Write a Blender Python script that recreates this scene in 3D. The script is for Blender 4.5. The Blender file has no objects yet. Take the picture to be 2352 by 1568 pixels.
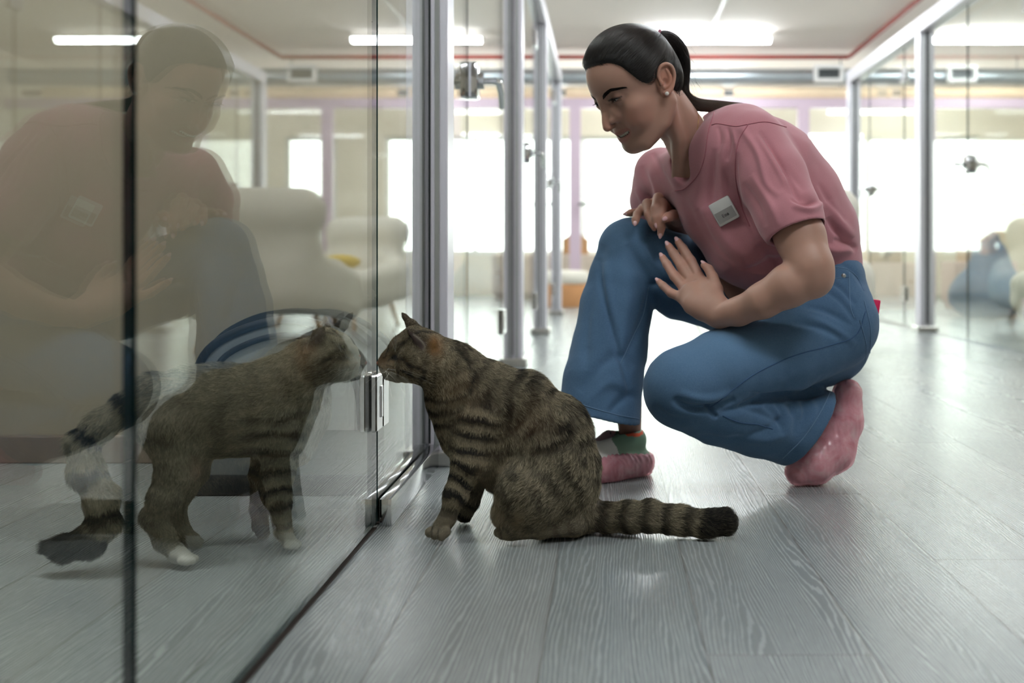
import bpy, bmesh, math, random
import numpy as np
from mathutils import Vector, Matrix
random.seed(7); RNG = np.random.default_rng(11)
scene = bpy.context.scene
COL = scene.collection
# ---------------------------------------------------------------- camera model (metres; X right, Y into the corridor, Z up)
FPX, CX, CY, HC = 2300.0, 1390.0, 590.0, 0.47
def P(px, py, d):
    return np.array([(px-CX)*d/FPX, d, HC-(py-CY)*d/FPX])
def proj(v):
    v = np.asarray(v); return CX+v[..., 0]/v[..., 1]*FPX, CY-(v[..., 2]-HC)/v[..., 1]*FPX
cam_d = bpy.data.cameras.new('camera'); cam = bpy.data.objects.new('camera', cam_d); COL.objects.link(cam)
cam.location = (0, 0, HC); cam.rotation_euler = (math.pi/2, 0, 0)
cam_d.sensor_fit = 'HORIZONTAL'; cam_d.sensor_width = 36.0; cam_d.lens = 36.0*FPX/2352.0
cam_d.shift_x = -(CX-1176)/2352.0; cam_d.shift_y = -(784-CY)/2352.0
cam_d.clip_start = 0.02
cam_d.dof.use_dof = True; cam_d.dof.focus_distance = 1.80; cam_d.dof.aperture_fstop = 2.9
scene.camera = cam
# ---------------------------------------------------------------- object helpers
def tag(o, label=None, cat=None, group=None, kind=None):
    if label: o['label'] = label
    if cat: o['category'] = cat
    if group: o['group'] = group
    if kind: o['kind'] = kind
    return o
def thing(name, label, cat, loc=(0, 0, 0), group=None):
    o = bpy.data.objects.new(name, None); COL.objects.link(o); o.location = loc; o.empty_display_size = .05
    return tag(o, label, cat, group)
def link(name, data, mat=None, parent=None, **kw):
    o = bpy.data.objects.new(name, data); COL.objects.link(o)
    if mat is not None:
        for m in (mat if isinstance(mat, (list, tuple)) else [mat]): data.materials.append(m)
    if parent is not None:
        o.parent = parent
        M = Matrix.Translation(parent.location) if parent.parent is None else Matrix.Identity(4)
        o.matrix_parent_inverse = M.inverted()
    return tag(o, **kw)
def obj(name, bm, mat, parent=None, smooth=False, **kw):
    me = bpy.data.meshes.new(name); bmesh.ops.recalc_face_normals(bm, faces=bm.faces); bm.to_mesh(me); bm.free()
    if smooth:
        me.polygons.foreach_set('use_smooth', np.ones(len(me.polygons), bool))
        if smooth != 2: me.set_sharp_from_angle(angle=math.radians(40))
    return link(name, me, mat, parent, **kw)
def bx(lo, hi, bm=None, bev=0.0, seg=2):
    if bm is None: bm = bmesh.new()
    b2 = bmesh.new(); bmesh.ops.create_cube(b2, size=1)
    lo = np.array(lo, float); hi = np.array(hi, float)
    for v in b2.verts: v.co = Vector((lo+hi)/2+np.array(v.co)*(hi-lo))
    if bev: bmesh.ops.bevel(b2, geom=b2.edges[:], offset=bev, segments=seg, affect='EDGES', profile=.5)
    me = bpy.data.meshes.new('t'); b2.to_mesh(me); b2.free(); bm.from_mesh(me); bpy.data.meshes.remove(me)
    return bm
def xform(bm, M):
    bmesh.ops.transform(bm, matrix=M, verts=bm.verts); return bm
def tube(pts, r, bm=None, n=10, cap=True):
    if bm is None: bm = bmesh.new()
    pts = [np.array(p, float) for p in pts]; rs = r if isinstance(r, (list, tuple, np.ndarray)) else [r]*len(pts)
    rings = []; up = None
    for i, p in enumerate(pts):
        t = pts[min(i+1, len(pts)-1)]-pts[max(i-1, 0)]; t = t/(np.linalg.norm(t)+1e-9)
        if up is None: up = np.array([0, 0, 1.]) if abs(t[2]) < .9 else np.array([1., 0, 0])
        u = up-t*np.dot(up, t); u /= np.linalg.norm(u)+1e-9; w = np.cross(t, u); up = u
        rings.append([bm.verts.new(Vector(p+rs[i]*(math.cos(a)*u+math.sin(a)*w))) for a in np.linspace(0, 2*math.pi, n, endpoint=False)])
    for A, B in zip(rings, rings[1:]):
        for j in range(n): bm.faces.new((A[j], A[(j+1) % n], B[(j+1) % n], B[j]))
    if cap: bm.faces.new(rings[0][::-1]); bm.faces.new(rings[-1])
    return bm
def lathe(prof, bm=None, n=32, M=None):
    b2 = bmesh.new(); rings = []
    for r, z in prof:
        rings.append([b2.verts.new((max(r, 1e-5)*math.cos(a), max(r, 1e-5)*math.sin(a), z)) for a in np.linspace(0, 2*math.pi, n, endpoint=False)])
    for A, B in zip(rings, rings[1:]):
        for j in range(n): b2.faces.new((A[j], A[(j+1) % n], B[(j+1) % n], B[j]))
    b2.faces.new(rings[0][::-1]); b2.faces.new(rings[-1])
    if M is not None: xform(b2, M)
    if bm is None: return b2
    me = bpy.data.meshes.new('t'); b2.to_mesh(me); b2.free(); bm.from_mesh(me); bpy.data.meshes.remove(me); return bm
def ball(c, r, bm=None, n=16, R=None):
    b2 = bmesh.new(); bmesh.ops.create_uvsphere(b2, u_segments=2*n, v_segments=n, radius=1)
    r = np.array(r if np.ndim(r) else [r]*3, float)
    for v in b2.verts:
        q = np.array(v.co)*r
        v.co = Vector(np.array(c)+(q if R is None else R@q))
    if bm is None: return b2
    me = bpy.data.meshes.new('t'); b2.to_mesh(me); b2.free(); bm.from_mesh(me); bpy.data.meshes.remove(me); return bm
# ---------------------------------------------------------------- material helper
class NT:
    def __init__(s, name):
        s.m = bpy.data.materials.new(name); s.m.use_nodes = True; s.t = s.m.node_tree; s.t.nodes.clear()
        s.out = s.t.nodes.new('ShaderNodeOutputMaterial')
    def n(s, typ, props=None, **ins):
        nd = s.t.nodes.new(typ)
        for k, v in (props or {}).items(): setattr(nd, k, v)
        for k, v in ins.items():
            key = int(k[1:]) if k[0] == 'i' and k[1:].isdigit() else k.replace('_', ' ')
            sk = nd.inputs[key]
            if isinstance(v, bpy.types.NodeSocket): s.t.links.new(v, sk)
            else: sk.default_value = v
        return nd
    def math(s, op, a, b=0.0, c=0.0): return s.n('ShaderNodeMath', {'operation': op}, i0=a, i1=b, i2=c).outputs[0]
    def mix(s, f, a, b, mode='MIX'):
        nd = s.n('ShaderNodeMix', {'data_type': 'RGBA', 'blend_type': mode})
        for k, v in ((0, f), (6, a), (7, b)):
            if isinstance(v, bpy.types.NodeSocket): s.t.links.new(v, nd.inputs[k])
            else: nd.inputs[k].default_value = v if k == 0 or len(v) == 4 else (*v, 1)
        return nd.outputs[2]
    def ramp(s, f, stops):
        nd = s.n('ShaderNodeValToRGB', Fac=f); e = nd.color_ramp.elements
        while len(e) < len(stops): e.new(.5)
        for el, (p, c) in zip(e, stops): el.position = p; el.color = (*c, 1) if len(c) == 3 else c
        return nd.outputs[0]
    def done(s, bsdf, disp=None):
        s.t.links.new(bsdf if isinstance(bsdf, bpy.types.NodeSocket) else bsdf.outputs[0], s.out.inputs[0]); return s.m
def srgb(r, g, b):
    f = lambda c: (c/255/12.92 if c/255 <= .04045 else ((c/255+.055)/1.055)**2.4)
    return (f(r), f(g), f(b))
def plain(name, col, rough=.5, metal=0.0, noise=.06, scale=12.0, bump=0.0, **kw):
    t = NT(name); co = t.n('ShaderNodeTexCoord').outputs['Object']
    nz = t.n('ShaderNodeTexNoise', Vector=co, Scale=scale, Detail=4.0)
    c = t.mix(nz.outputs[0], tuple(x*(1-noise) for x in col), tuple(min(1, x*(1+noise)) for x in col))
    b = t.n('ShaderNodeBsdfPrincipled', Base_Color=c, Roughness=rough, Metallic=metal, **kw)
    if bump:
        bp = t.n('ShaderNodeBump', Strength=bump, Distance=.002, Height=nz.outputs[0]); t.t.links.new(bp.outputs[0], b.inputs['Normal'])
    return t.done(b)
# ---------------------------------------------------------------- implicit-surface modelling
def smin(a, b, k):
    if k <= 0: return np.minimum(a, b)
    h = np.clip(.5+.5*(b-a)/k, 0, 1); return b+(a-b)*h-k*h*(1-h)
class Field:
    def __init__(s, lo, hi, h):
        s.h = h; s.lo = np.array(lo, float); s.n = np.ceil((np.array(hi)-s.lo)/h).astype(int)+1
        s.F = np.full(s.n, .05, np.float32)
    def sub(s, lo, hi):
        a = np.clip(np.floor((np.array(lo)-s.lo)/s.h).astype(int), 0, s.n-1); b = np.clip(np.ceil((np.array(hi)-s.lo)/s.h).astype(int)+1, 1, s.n)
        sl = tuple(slice(x, y) for x, y in zip(a, b))
        g = [(s.lo[i]+s.h*np.arange(a[i], b[i])).astype(np.float32) for i in range(3)]
        return sl, g[0][:, None, None], g[1][None, :, None], g[2][None, None, :]
    def put(s, sl, d, k, op):
        F = s.F[sl]
        if op == 'u': s.F[sl] = smin(F, d, k)
        elif op == 's': s.F[sl] = -smin(-F, d, k)
        elif op == 'i': s.F[sl] = -smin(-F, -d, k)
    def chain(s, pts, k=.01, sy=1.0, op='u', ik=0.0, tilt=0.0):
        """pts: list of (xyz, r). cross-section stretched by sy along Y; tilt shears Y with X"""
        ps = [np.asarray(p, float) for p, r in pts]; rs = [r for p, r in pts]
        rm = max(rs)*max(1, sy)+k+ik+4*s.h
        c0 = np.mean(ps, axis=0)
        lo = np.min(ps, axis=0)-rm; hi = np.max(ps, axis=0)+rm
        if tilt: e = abs(tilt)*(max(rs)+.02); lo[1] -= e; hi[1] += e
        sl, X, Y, Z = s.sub(lo, hi)
        D = None
        for i in range(max(1, len(ps)-1)):
            a = ps[i]; b = ps[min(i+1, len(ps)-1)]; ra = rs[i]; rb = rs[min(i+1, len(ps)-1)]
            ba = b-a; ba2 = ba.copy(); ba2[1] /= sy; L = max(np.dot(ba2, ba2), 1e-12)
            px = X-a[0]; py = (Y-a[1])/sy; pz = Z-a[2]
            t = np.clip((px*ba2[0]+py*ba2[1]+pz*ba2[2])/L, 0, 1)
            qx = px-ba2[0]*t; qy = py-ba2[1]*t; qz = pz-ba2[2]*t
            if tilt: qy = qy-tilt*qx/sy
            d = np.sqrt(qx*qx+qy*qy+qz*qz)-(ra+(rb-ra)*t)
            D = d if D is None else smin(D, d, ik)
        s.put(sl, D.astype(np.float32), k, op); return s
    def ell(s, c, r, R=None, k=.01, op='u'):
        c = np.asarray(c, float); r = np.array(r if np.ndim(r) else [r]*3, float); R = np.eye(3) if R is None else np.asarray(R)
        e = np.sqrt(((R*r[None, :])**2).sum(1))+k+4*s.h
        sl, X, Y, Z = s.sub(c-e, c+e)
        x = X-c[0]; y = Y-c[1]; z = Z-c[2]
        q = [(R[0, i]*x+R[1, i]*y+R[2, i]*z) for i in range(3)]
        k0 = np.sqrt(sum((q[i]/r[i])**2 for i in range(3))); k1 = np.sqrt(sum((q[i]/r[i]**2)**2 for i in range(3)))
        d = np.where(k0 < 1e-4, -r.min(), k0*(k0-1)/np.maximum(k1, 1e-6))
        s.put(sl, d.astype(np.float32), k, op); return s
    def half(s, p, n, k=.003, lo=None, hi=None):
        """keep the side n points away from (remove points with (x-p).n>0) inside an optional box"""
        p = np.asarray(p, float); n = np.asarray(n, float); n = n/np.linalg.norm(n)
        sl, X, Y, Z = s.sub(s.lo if lo is None else lo, s.lo+s.n*s.h if hi is None else hi)
        d = (X-p[0])*n[0]+(Y-p[1])*n[1]+(Z-p[2])*n[2]
        s.put(sl, d.astype(np.float32)+0*s.F[sl], k, 'i'); return s
    def sample(s, V):
        q = (np.asarray(V)-s.lo)/s.h; q = np.clip(q, 0, s.n-1.001); i = q.astype(int); f = q-i; o = 0
        for dx in (0, 1):
            for dy in (0, 1):
                for dz in (0, 1):
                    w = (f[:, 0] if dx else 1-f[:, 0])*(f[:, 1] if dy else 1-f[:, 1])*(f[:, 2] if dz else 1-f[:, 2])
                    o = o+w*s.F[i[:, 0]+dx, i[:, 1]+dy, i[:, 2]+dz]
        return o
    def grad(s, V):
        e = s.h; g = np.stack([s.sample(V+np.eye(3)[i]*e)-s.sample(V-np.eye(3)[i]*e) for i in range(3)], 1)
        return g/(np.linalg.norm(g, axis=1, keepdims=True)+1e-9)
    def mesh(s, smooth=2):
        F = s.F; S = (F < 0); n = s.n
        c = np.zeros(n-1, np.int8)
        for dx in (0, 1):
            for dy in (0, 1):
                for dz in (0, 1): c += S[dx:n[0]-1+dx, dy:n[1]-1+dy, dz:n[2]-1+dz]
        idx = np.flatnonzero((c > 0) & (c < 8)); ijk = np.stack(np.unravel_index(idx, c.shape), 1); del c
        off = np.array([(x, y, z) for x in (0, 1) for y in (0, 1) for z in (0, 1)])
        val = np.stack([F[ijk[:, 0]+o[0], ijk[:, 1]+o[1], ijk[:, 2]+o[2]] for o in off], 1).astype(float)
        acc = np.zeros((len(idx), 3)); cnt = np.zeros(len(idx))
        for a in range(8):
            for b in range(a+1, 8):
                if np.abs(off[a]-off[b]).sum() != 1: continue
                m = (val[:, a] < 0) != (val[:, b] < 0); t = val[m, a]/(val[m, a]-val[m, b])
                acc[m] += off[a]+t[:, None]*(off[b]-off[a]); cnt[m] += 1
        V = s.lo+s.h*(ijk+acc/cnt[:, None])
        sh = n-1; Q = []
        for ax in range(3):
            sa = [slice(0, k) for k in n]; sb = list(sa); sa[ax] = slice(0, n[ax]-1); sb[ax] = slice(1, n[ax])
            e = np.stack(np.nonzero(S[tuple(sa)] != S[tuple(sb)]), 1)
            u, w = [(1, 2), (2, 0), (0, 1)][ax]
            e = e[(e[:, u] > 0) & (e[:, w] > 0) & (e[:, u] < n[u]-1) & (e[:, w] < n[w]-1)]
            ins = S[e[:, 0], e[:, 1], e[:, 2]]; q = []
            for du, dw in ((-1, -1), (0, -1), (0, 0), (-1, 0)):
                cc = e.copy(); cc[:, u] += du; cc[:, w] += dw
                q.append(np.searchsorted(idx, np.ravel_multi_index(cc.T, sh)))
            q = np.stack(q, 1); q[~ins] = q[~ins][:, ::-1]; Q.append(q)
        Q = np.concatenate(Q)
        if smooth: V = lap(V, Q, smooth)
        return V, Q
def lap(V, Q, it, lam=.5, w=None):
    a = np.concatenate([Q[:, 0], Q[:, 1], Q[:, 2], Q[:, 3]]); b = np.concatenate([Q[:, 1], Q[:, 2], Q[:, 3], Q[:, 0]])
    ii = np.concatenate([a, b]); jj = np.concatenate([b, a]); deg = np.bincount(ii, minlength=len(V))+1e-9
    for _ in range(it):
        M = np.stack([np.bincount(ii, weights=V[jj, k], minlength=len(V)) for k in range(3)], 1)/deg[:, None]
        l = lam if w is None else (lam*w)[:, None]
        V = V+l*(M-V)
    return V
def normals(V, Q):
    n = np.cross(V[Q[:, 2]]-V[Q[:, 0]], V[Q[:, 3]]-V[Q[:, 1]]); N = np.zeros_like(V)
    for k in range(4):
        for c in range(3): N[:, c] += np.bincount(Q[:, k], weights=n[:, c], minlength=len(V))
    return N/(np.linalg.norm(N, axis=1, keepdims=True)+1e-12)
def npmesh(name, V, Q, col=None):
    me = bpy.data.meshes.new(name); V = np.asarray(V, np.float32); Q = np.asarray(Q, np.int32); m = Q.shape[1]
    me.vertices.add(len(V)); me.vertices.foreach_set('co', V.ravel())
    me.loops.add(Q.size); me.loops.foreach_set('vertex_index', Q.ravel())
    me.polygons.add(len(Q)); me.polygons.foreach_set('loop_start', np.arange(0, Q.size, m, dtype=np.int32))
    me.polygons.foreach_set('use_smooth', np.ones(len(Q), bool)); me.update(calc_edges=True); me.validate()
    if col is not None:
        at = me.attributes.new('Col', 'FLOAT_COLOR', 'POINT'); at.data.foreach_set('color', np.concatenate([col, np.ones((len(V), 1))], 1).astype(np.float32).ravel())
    return me
def hairs(name, pts, cnt, rad, col, mat, parent, **kw):
    """pts (N,S,3) strands with S points, rad (N,S), col (N,3) -> one curves object"""
    N, S, _ = pts.shape
    hc = bpy.data.hair_curves.new(name); hc.add_curves([S]*N)
    hc.attributes['position'].data.foreach_set('vector', pts.astype(np.float32).ravel()) if 'position' in hc.attributes else hc.points.foreach_set('position', pts.astype(np.float32).ravel())
    ra = hc.attributes.get('radius') or hc.attributes.new('radius', 'FLOAT', 'POINT'); ra.data.foreach_set('value', rad.astype(np.float32).ravel())
    dom = 'POINT' if col.ndim == 3 else 'CURVE'; col = col.reshape(-1, 3); ca = hc.attributes.new('Col', 'FLOAT_COLOR', dom); ca.data.foreach_set('color', np.concatenate([col, np.ones((len(col), 1))], 1).astype(np.float32).ravel())
    return link(name, hc, mat, parent, **kw)
def vnoise(V, f, seed=0):
    """smooth value noise on points, range about -1..1"""
    r = np.random.default_rng(seed); G = r.uniform(-1, 1, (32, 32, 32)); q = np.asarray(V)*f+100.37; i = np.floor(q).astype(int); t = q-i; t = t*t*(3-2*t); o = 0
    for dx in (0, 1):
        for dy in (0, 1):
            for dz in (0, 1):
                w = (t[:, 0] if dx else 1-t[:, 0])*(t[:, 1] if dy else 1-t[:, 1])*(t[:, 2] if dz else 1-t[:, 2])
                o = o+w*G[(i[:, 0]+dx) % 32, (i[:, 1]+dy) % 32, (i[:, 2]+dz) % 32]
    return o
def polydist(x, y, poly):
    """distance in px of points to a polyline, signed side, and arc fraction"""
    best = np.full(len(x), 1e9); side = np.zeros(len(x)); frac = np.zeros(len(x)); poly = np.asarray(poly, float)
    L = np.r_[0, np.cumsum(np.linalg.norm(np.diff(poly, axis=0), axis=1))]
    for i in range(len(poly)-1):
        a = poly[i]; ba = poly[i+1]-a; t = np.clip(((x-a[0])*ba[0]+(y-a[1])*ba[1])/(ba@ba), 0, 1)
        dx = x-a[0]-t*ba[0]; dy = y-a[1]-t*ba[1]; d = np.hypot(dx, dy); m = d < best
        best[m] = d[m]; side[m] = np.sign(ba[0]*dy[m]-ba[1]*dx[m]); frac[m] = (L[i]+t[m]*(L[i+1]-L[i]))/L[-1]
    return best, side, frac
def inpoly(x, y, poly):
    poly = np.asarray(poly, float); r = np.zeros(len(x), bool); j = len(poly)-1
    for i in range(len(poly)):
        a, b = poly[i], poly[j]
        c = ((a[1] > y) != (b[1] > y)) & (x < (b[0]-a[0])*(y-a[1])/(b[1]-a[1]+1e-9)+a[0]); r ^= c; j = i
    return r
def spline(pts, n):
    """Catmull-Rom resample of rows (any dims)"""
    p = np.asarray(pts, float); p = np.vstack([2*p[0]-p[1], p, 2*p[-1]-p[-2]]); out = []
    m = len(p)-3
    for u in np.linspace(0, m, n):
        i = min(int(u), m-1); t = u-i; a, b, c, d = p[i:i+4]
        out.append(.5*((2*b)+(-a+c)*t+(2*a-5*b+4*c-d)*t*t+(-a+3*b-3*c+d)*t**3))
    return np.array(out)
# ================================================================ materials of the room
def mat_floor():
    t = NT('oak_laminate'); co = t.n('ShaderNodeTexCoord').outputs['Object']
    sp = t.n('ShaderNodeSeparateXYZ', Vector=co); x, y = sp.outputs[0], sp.outputs[1]
    W, L = .195, 1.29
    xi = t.math('FLOOR', t.math('DIVIDE', t.math('ADD', x, .075), W)); xf = t.math('FRACT', t.math('DIVIDE', t.math('ADD', x, .075), W))
    offs = t.n('ShaderNodeTexWhiteNoise', {'noise_dimensions': '1D'}, W=xi).outputs[0]
    yy = t.math('ADD', t.math('DIVIDE', y, L), t.math('MULTIPLY', offs, 7.3)); yi = t.math('FLOOR', yy); yf = t.math('FRACT', yy)
    pid = t.n('ShaderNodeTexWhiteNoise', {'noise_dimensions': '2D'}, Vector=t.n('ShaderNodeCombineXYZ', X=xi, Y=yi).outputs[0])
    # cathedral grain: contours of a stretched noise, different on every plank
    g = t.n('ShaderNodeCombineXYZ', X=t.math('MULTIPLY', x, 1.0), Y=t.math('MULTIPLY', y, .10), Z=t.math('MULTIPLY', pid.outputs[0], 37.0)).outputs[0]
    n1 = t.n('ShaderNodeTexNoise', Vector=g, Scale=6.5, Detail=2.5, Roughness=.45).outputs[0]
    n2 = t.n('ShaderNodeTexNoise', Vector=g, Scale=60.0, Detail=3.0, Roughness=.6).outputs[0]
    ring = t.math('ADD', t.math('MULTIPLY', n1, 30.0), t.math('ADD', t.math('MULTIPLY', x, 200.0), t.math('MULTIPLY', n2, 2.0)))
    line = t.math('POWER', t.math('ABSOLUTE', t.math('SINE', t.math('MULTIPLY', ring, 3.1416))), 6.0)
    g2 = t.n('ShaderNodeCombineXYZ', X=t.math('MULTIPLY', x, 420.0), Y=t.math('MULTIPLY', y, 9.0), Z=t.math('MULTIPLY', pid.outputs[0], 11.0)).outputs[0]
    fib = t.n('ShaderNodeTexNoise', Vector=g2, Scale=1.0, Detail=2.0).outputs[0]
    base = t.ramp(pid.outputs[0], [(0, srgb(133, 138, 138)), (.5, srgb(140, 144, 144)), (1, srgb(148, 151, 150))])
    c = t.mix(t.math('MULTIPLY', t.math('MULTIPLY', line, t.math('ADD', fib, .1)), .62), base, srgb(196, 204, 206))
    blot = t.n('ShaderNodeTexNoise', Vector=g, Scale=3.0, Detail=3.0).outputs[0]
    c = t.mix(t.math('MULTIPLY', t.math('SUBTRACT', fib, .35), .55), c, srgb(122, 122, 120))
    c = t.mix(t.math('MULTIPLY', t.ramp(blot, [(.52, (0, 0, 0)), (.78, (1, 1, 1))]), .35), c, srgb(130, 126, 121))
    # knots
    vor = t.n('ShaderNodeTexVoronoi', Vector=t.n('ShaderNodeCombineXYZ', X=t.math('MULTIPLY', x, 3.1), Y=t.math('MULTIPLY', y, 1.15), Z=0.0).outputs[0], Scale=1.0)
    kn = t.ramp(vor.outputs['Distance'], [(.0, (1, 1, 1)), (.06, (0, 0, 0))])
    c = t.mix(t.math('MULTIPLY', kn, .6), c, srgb(84, 78, 74))
    ex = t.math('MINIMUM', xf, t.math('SUBTRACT', 1.0, xf)); ey = t.math('MULTIPLY', t.math('MINIMUM', yf, t.math('SUBTRACT', 1.0, yf)), L/W)
    seam = t.ramp(t.math('MINIMUM', ex, ey), [(.0, (1, 1, 1)), (.006, (1, 1, 1)), (.012, (0, 0, 0))])
    c = t.mix(t.math('MULTIPLY', seam, .55), c, srgb(92, 86, 80))
    rgh = t.math('ADD', .23, t.math('MULTIPLY', line, .10))
    bp = t.n('ShaderNodeBump', Strength=.22, Distance=.0012, Height=t.math('SUBTRACT', t.math('MULTIPLY', line, .5), seam))
    b = t.n('ShaderNodeBsdfPrincipled', Base_Color=c, Roughness=rgh, Normal=bp.outputs[0])
    b.inputs['Specular IOR Level'].default_value = .6
    return t.done(b)
def mat_glass():
    t = NT('clear_glass'); geo = t.n('ShaderNodeNewGeometry')
    ior = t.math('ADD', 1.52, t.math('MULTIPLY', geo.outputs['Backfacing'], 1/1.52-1.52))
    fr = t.n('ShaderNodeFresnel', IOR=ior).outputs[0]
    m = t.n('ShaderNodeMixShader', i0=fr, i1=t.n('ShaderNodeBsdfTransparent', Color=(.94, .96, .932, 1)).outputs[0], i2=t.n('ShaderNodeBsdfGlossy', Roughness=0.0, Color=(1, 1, 1, 1)).outputs[0])
    return t.done(m)
def emit(name, col, s):
    t = NT(name); return t.done(t.n('ShaderNodeEmission', Color=(*col, 1), Strength=s))
M_floor = mat_floor(); M_glass = mat_glass()
M_edge = plain('dark_glass_edge', srgb(16, 38, 38), .15, noise=.2)
M_ceil = plain('ceiling_paint', srgb(236, 226, 218), .8, noise=.02, scale=2)
M_wall = plain('cream_wall_paint', srgb(238, 228, 214), .8, noise=.02, scale=3)
M_divider = plain('beige_divider_paint', srgb(166, 153, 134), .75, noise=.02, scale=3)
M_base = plain('baseboard_wood', srgb(128, 112, 100), .45, noise=.12, scale=30)
M_lilac = plain('lilac_white_profile', srgb(232, 228, 238), .35, noise=.02)
M_pinkfr = plain('mauve_profile', srgb(196, 176, 190), .45, noise=.03)
M_alu = plain('brushed_aluminium', srgb(190, 194, 196), .32, .75, noise=.04, scale=60)
M_chrome = plain('chrome', srgb(205, 207, 208), .1, 1.0, noise=.01)
M_steel = plain('satin_steel', srgb(196, 194, 190), .28, 1.0, noise=.03)
M_hinge = plain('polished_hinge_steel', srgb(228, 227, 230), .16, 1.0, noise=.01)
M_gasket = plain('black_gasket', srgb(14, 20, 22), .5)
M_blackp = plain('black_plastic', srgb(24, 26, 28), .4)
M_duct = plain('galvanised_duct', srgb(168, 176, 180), .3, .8, noise=.1, scale=5)
M_red = plain('red_pipe_paint', srgb(150, 48, 40), .5, noise=.08)
M_insul = plain('cream_insulation', srgb(238, 216, 184), .7, noise=.08)
M_white = plain('white_enamel', srgb(228, 228, 226), .4)
M_grill = plain('grille_grey', srgb(96, 102, 104), .5)
M_lamp = emit('lamp_diffuser', (.90, .965, 1.0), 52.0)
M_seam = plain('dark_floor_gap', srgb(52, 42, 36), .6)
# ================================================================ shell
XL, XR, YB, YF, ZC = -4.3, 5.2, -3.2, 12.3, 2.52
def struct(name, bm, m, **k): return obj(name, bm, m, kind='structure', **k)
struct('floor', bx((XL, YB, -.05), (XR, YF+.3, 0)), M_floor)
struct('ceiling', bx((XL-.2, YB-.2, ZC), (XR+.2, YF+.3, ZC+.1)), M_ceil)
struct('wall_left', bx((XL-.15, YB, 0), (XL, YF, ZC)), M_wall)
struct('wall_right', bx((XR, YB, 0), (XR+.15, YF, ZC)), M_wall)
struct('wall_back', bx((XL-.15, YB-.15, 0), (XR+.15, YB, ZC)), M_wall)
# far wall with window openings
wins = [(-3.7, -2.0), (-1.38, 1.92), (2.50, 3.15), (4.15, 4.6)]; z0, z1 = .50, 1.96
bm = bmesh.new(); bx((XL, YF, 0), (XR, YF+.2, z0), bm); bx((XL, YF, z1), (XR, YF+.2, ZC), bm)
xs = [XL]+[v for w in wins for v in w]+[XR]
for a, b in zip(xs[0::2], xs[1::2]): bx((a, YF, z0), (b, YF+.2, z1), bm)
struct('wall_far', bm, M_wall)
for i, (a, b) in enumerate(wins):
    bm = bmesh.new(); w = .05
    bx((a, YF+.06, z0), (b, YF+.12, z0+w), bm); bx((a, YF+.06, z1-w), (b, YF+.12, z1), bm)
    n = max(1, round((b-a)/1.2))
    for q in range(n+1):
        xx = a+(b-a-w)*q/n; bx((xx, YF+.06, z0+w), (xx+w, YF+.12, z1-w), bm)
    wo = struct('window_%d' % (i+1), bm, M_white)
    obj('pane', bx((a+.01, YF+.085, z0+.01), (b-.01, YF+.095, z1-.01)), M_glass, wo)
# cubicle divider behind the standing cat, with its baseboard
struct('wall_divider', bx((XL, 2.30, 0), (-.455, 2.36, ZC)), M_divider)
struct('baseboard_divider', bx((XL, 2.278, 0), (-.46, 2.30, .062), bev=.003), M_base)
struct('trim_1', bx((-.4065, -1.0, 0.0), (-.3955, 1.735, .0022)), M_seam)
# ================================================================ glass partitions
GX, GT = -.400, .008
def pane_bm(x, y0, y1, z0=.010, z1=1.885):
    bm = bx((x-GT/2, y0, z0), (x+GT/2, y1, z1)); bm.faces.ensure_lookup_table()
    for f in bm.faces:
        bm.normal_update(); f.material_index = 0 if abs(f.normal.x) > .5 else 1
    return bm
def hinge_bm(x, y, z):
    bm = bmesh.new()
    for s in (-1, 1):
        xx = x+s*(GT/2+.0055)
        bx((xx-.0055, y-.050, z-.048), (xx+.0055, y-.0035, z+.048), bm, .0024, 1); bx((xx-.0055, y+.0015, z-.048), (xx+.0055, y+.046, z+.048), bm, .0024, 1)
        xo = x+s*(GT/2+.011); bx((xo-.001, y-.021, z-.027), (xo+.0018, y-.0085, z+.027), bm, .0008, 1)
    return bm
def lock(parent, x, y, side, ydir):
    """lever lock clamped on a glass door edge, lever on the corridor side"""
    z = .985; bm = bmesh.new()
    bx((x-.030, y-.035, z-.052), (x+.030, y+.035, z+.052), bm, .008)
    b = obj('lock_case', bm, M_chrome, parent, smooth=True)
    s = side
    for sg in (1, -1):
        bm = tube([(x+sg*.028, y, z), (x+sg*.046, y, z)], .024, n=24); tube([(x+sg*.045, y, z), (x+sg*.082, y, z)], .0095, bm, n=14)
        pts = [(x+sg*.075, y, z), (x+sg*.086, y+ydir*.014, z-.002), (x+sg*.09, y+ydir*.05, z-.026), (x+sg*.088, y+ydir*.09, z-.064)]
        tube(pts, [.0105, .011, .010, .0085], bm, n=14); obj('lever', bm, M_chrome, b, smooth=True)
ORD = ['first', 'second', 'third', 'fourth', 'fifth']
def panel(kind, x, y0, y1, label, hy=None, ly=None, ydir=1, side=1):
    t = thing(kind, label, 'glass door' if kind == 'glass_door' else 'glass panel', (x, (y0+y1)/2, 0))
    obj('pane', pane_bm(x, y0, y1), [M_glass, M_edge], t)
    if hy is not None:
        for z in (.222, 1.70): obj('hinge', hinge_bm(x, hy, z), M_hinge, t)
    if ly is not None: lock(t, x, ly, side, ydir)
    return t
def channel(t, x, y0, y1):
    bm = bmesh.new()
    for s in (-1, 1): bx((x+s*.0165-.0105, y0, 0), (x+s*.0165+.0105, y1, .048), bm, .0015)
    bx((x-.006, y0+.002, 0), (x+.006, y1, .009), bm)
    obj('floor_channel', bm, M_chrome, t, smooth=True)
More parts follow.
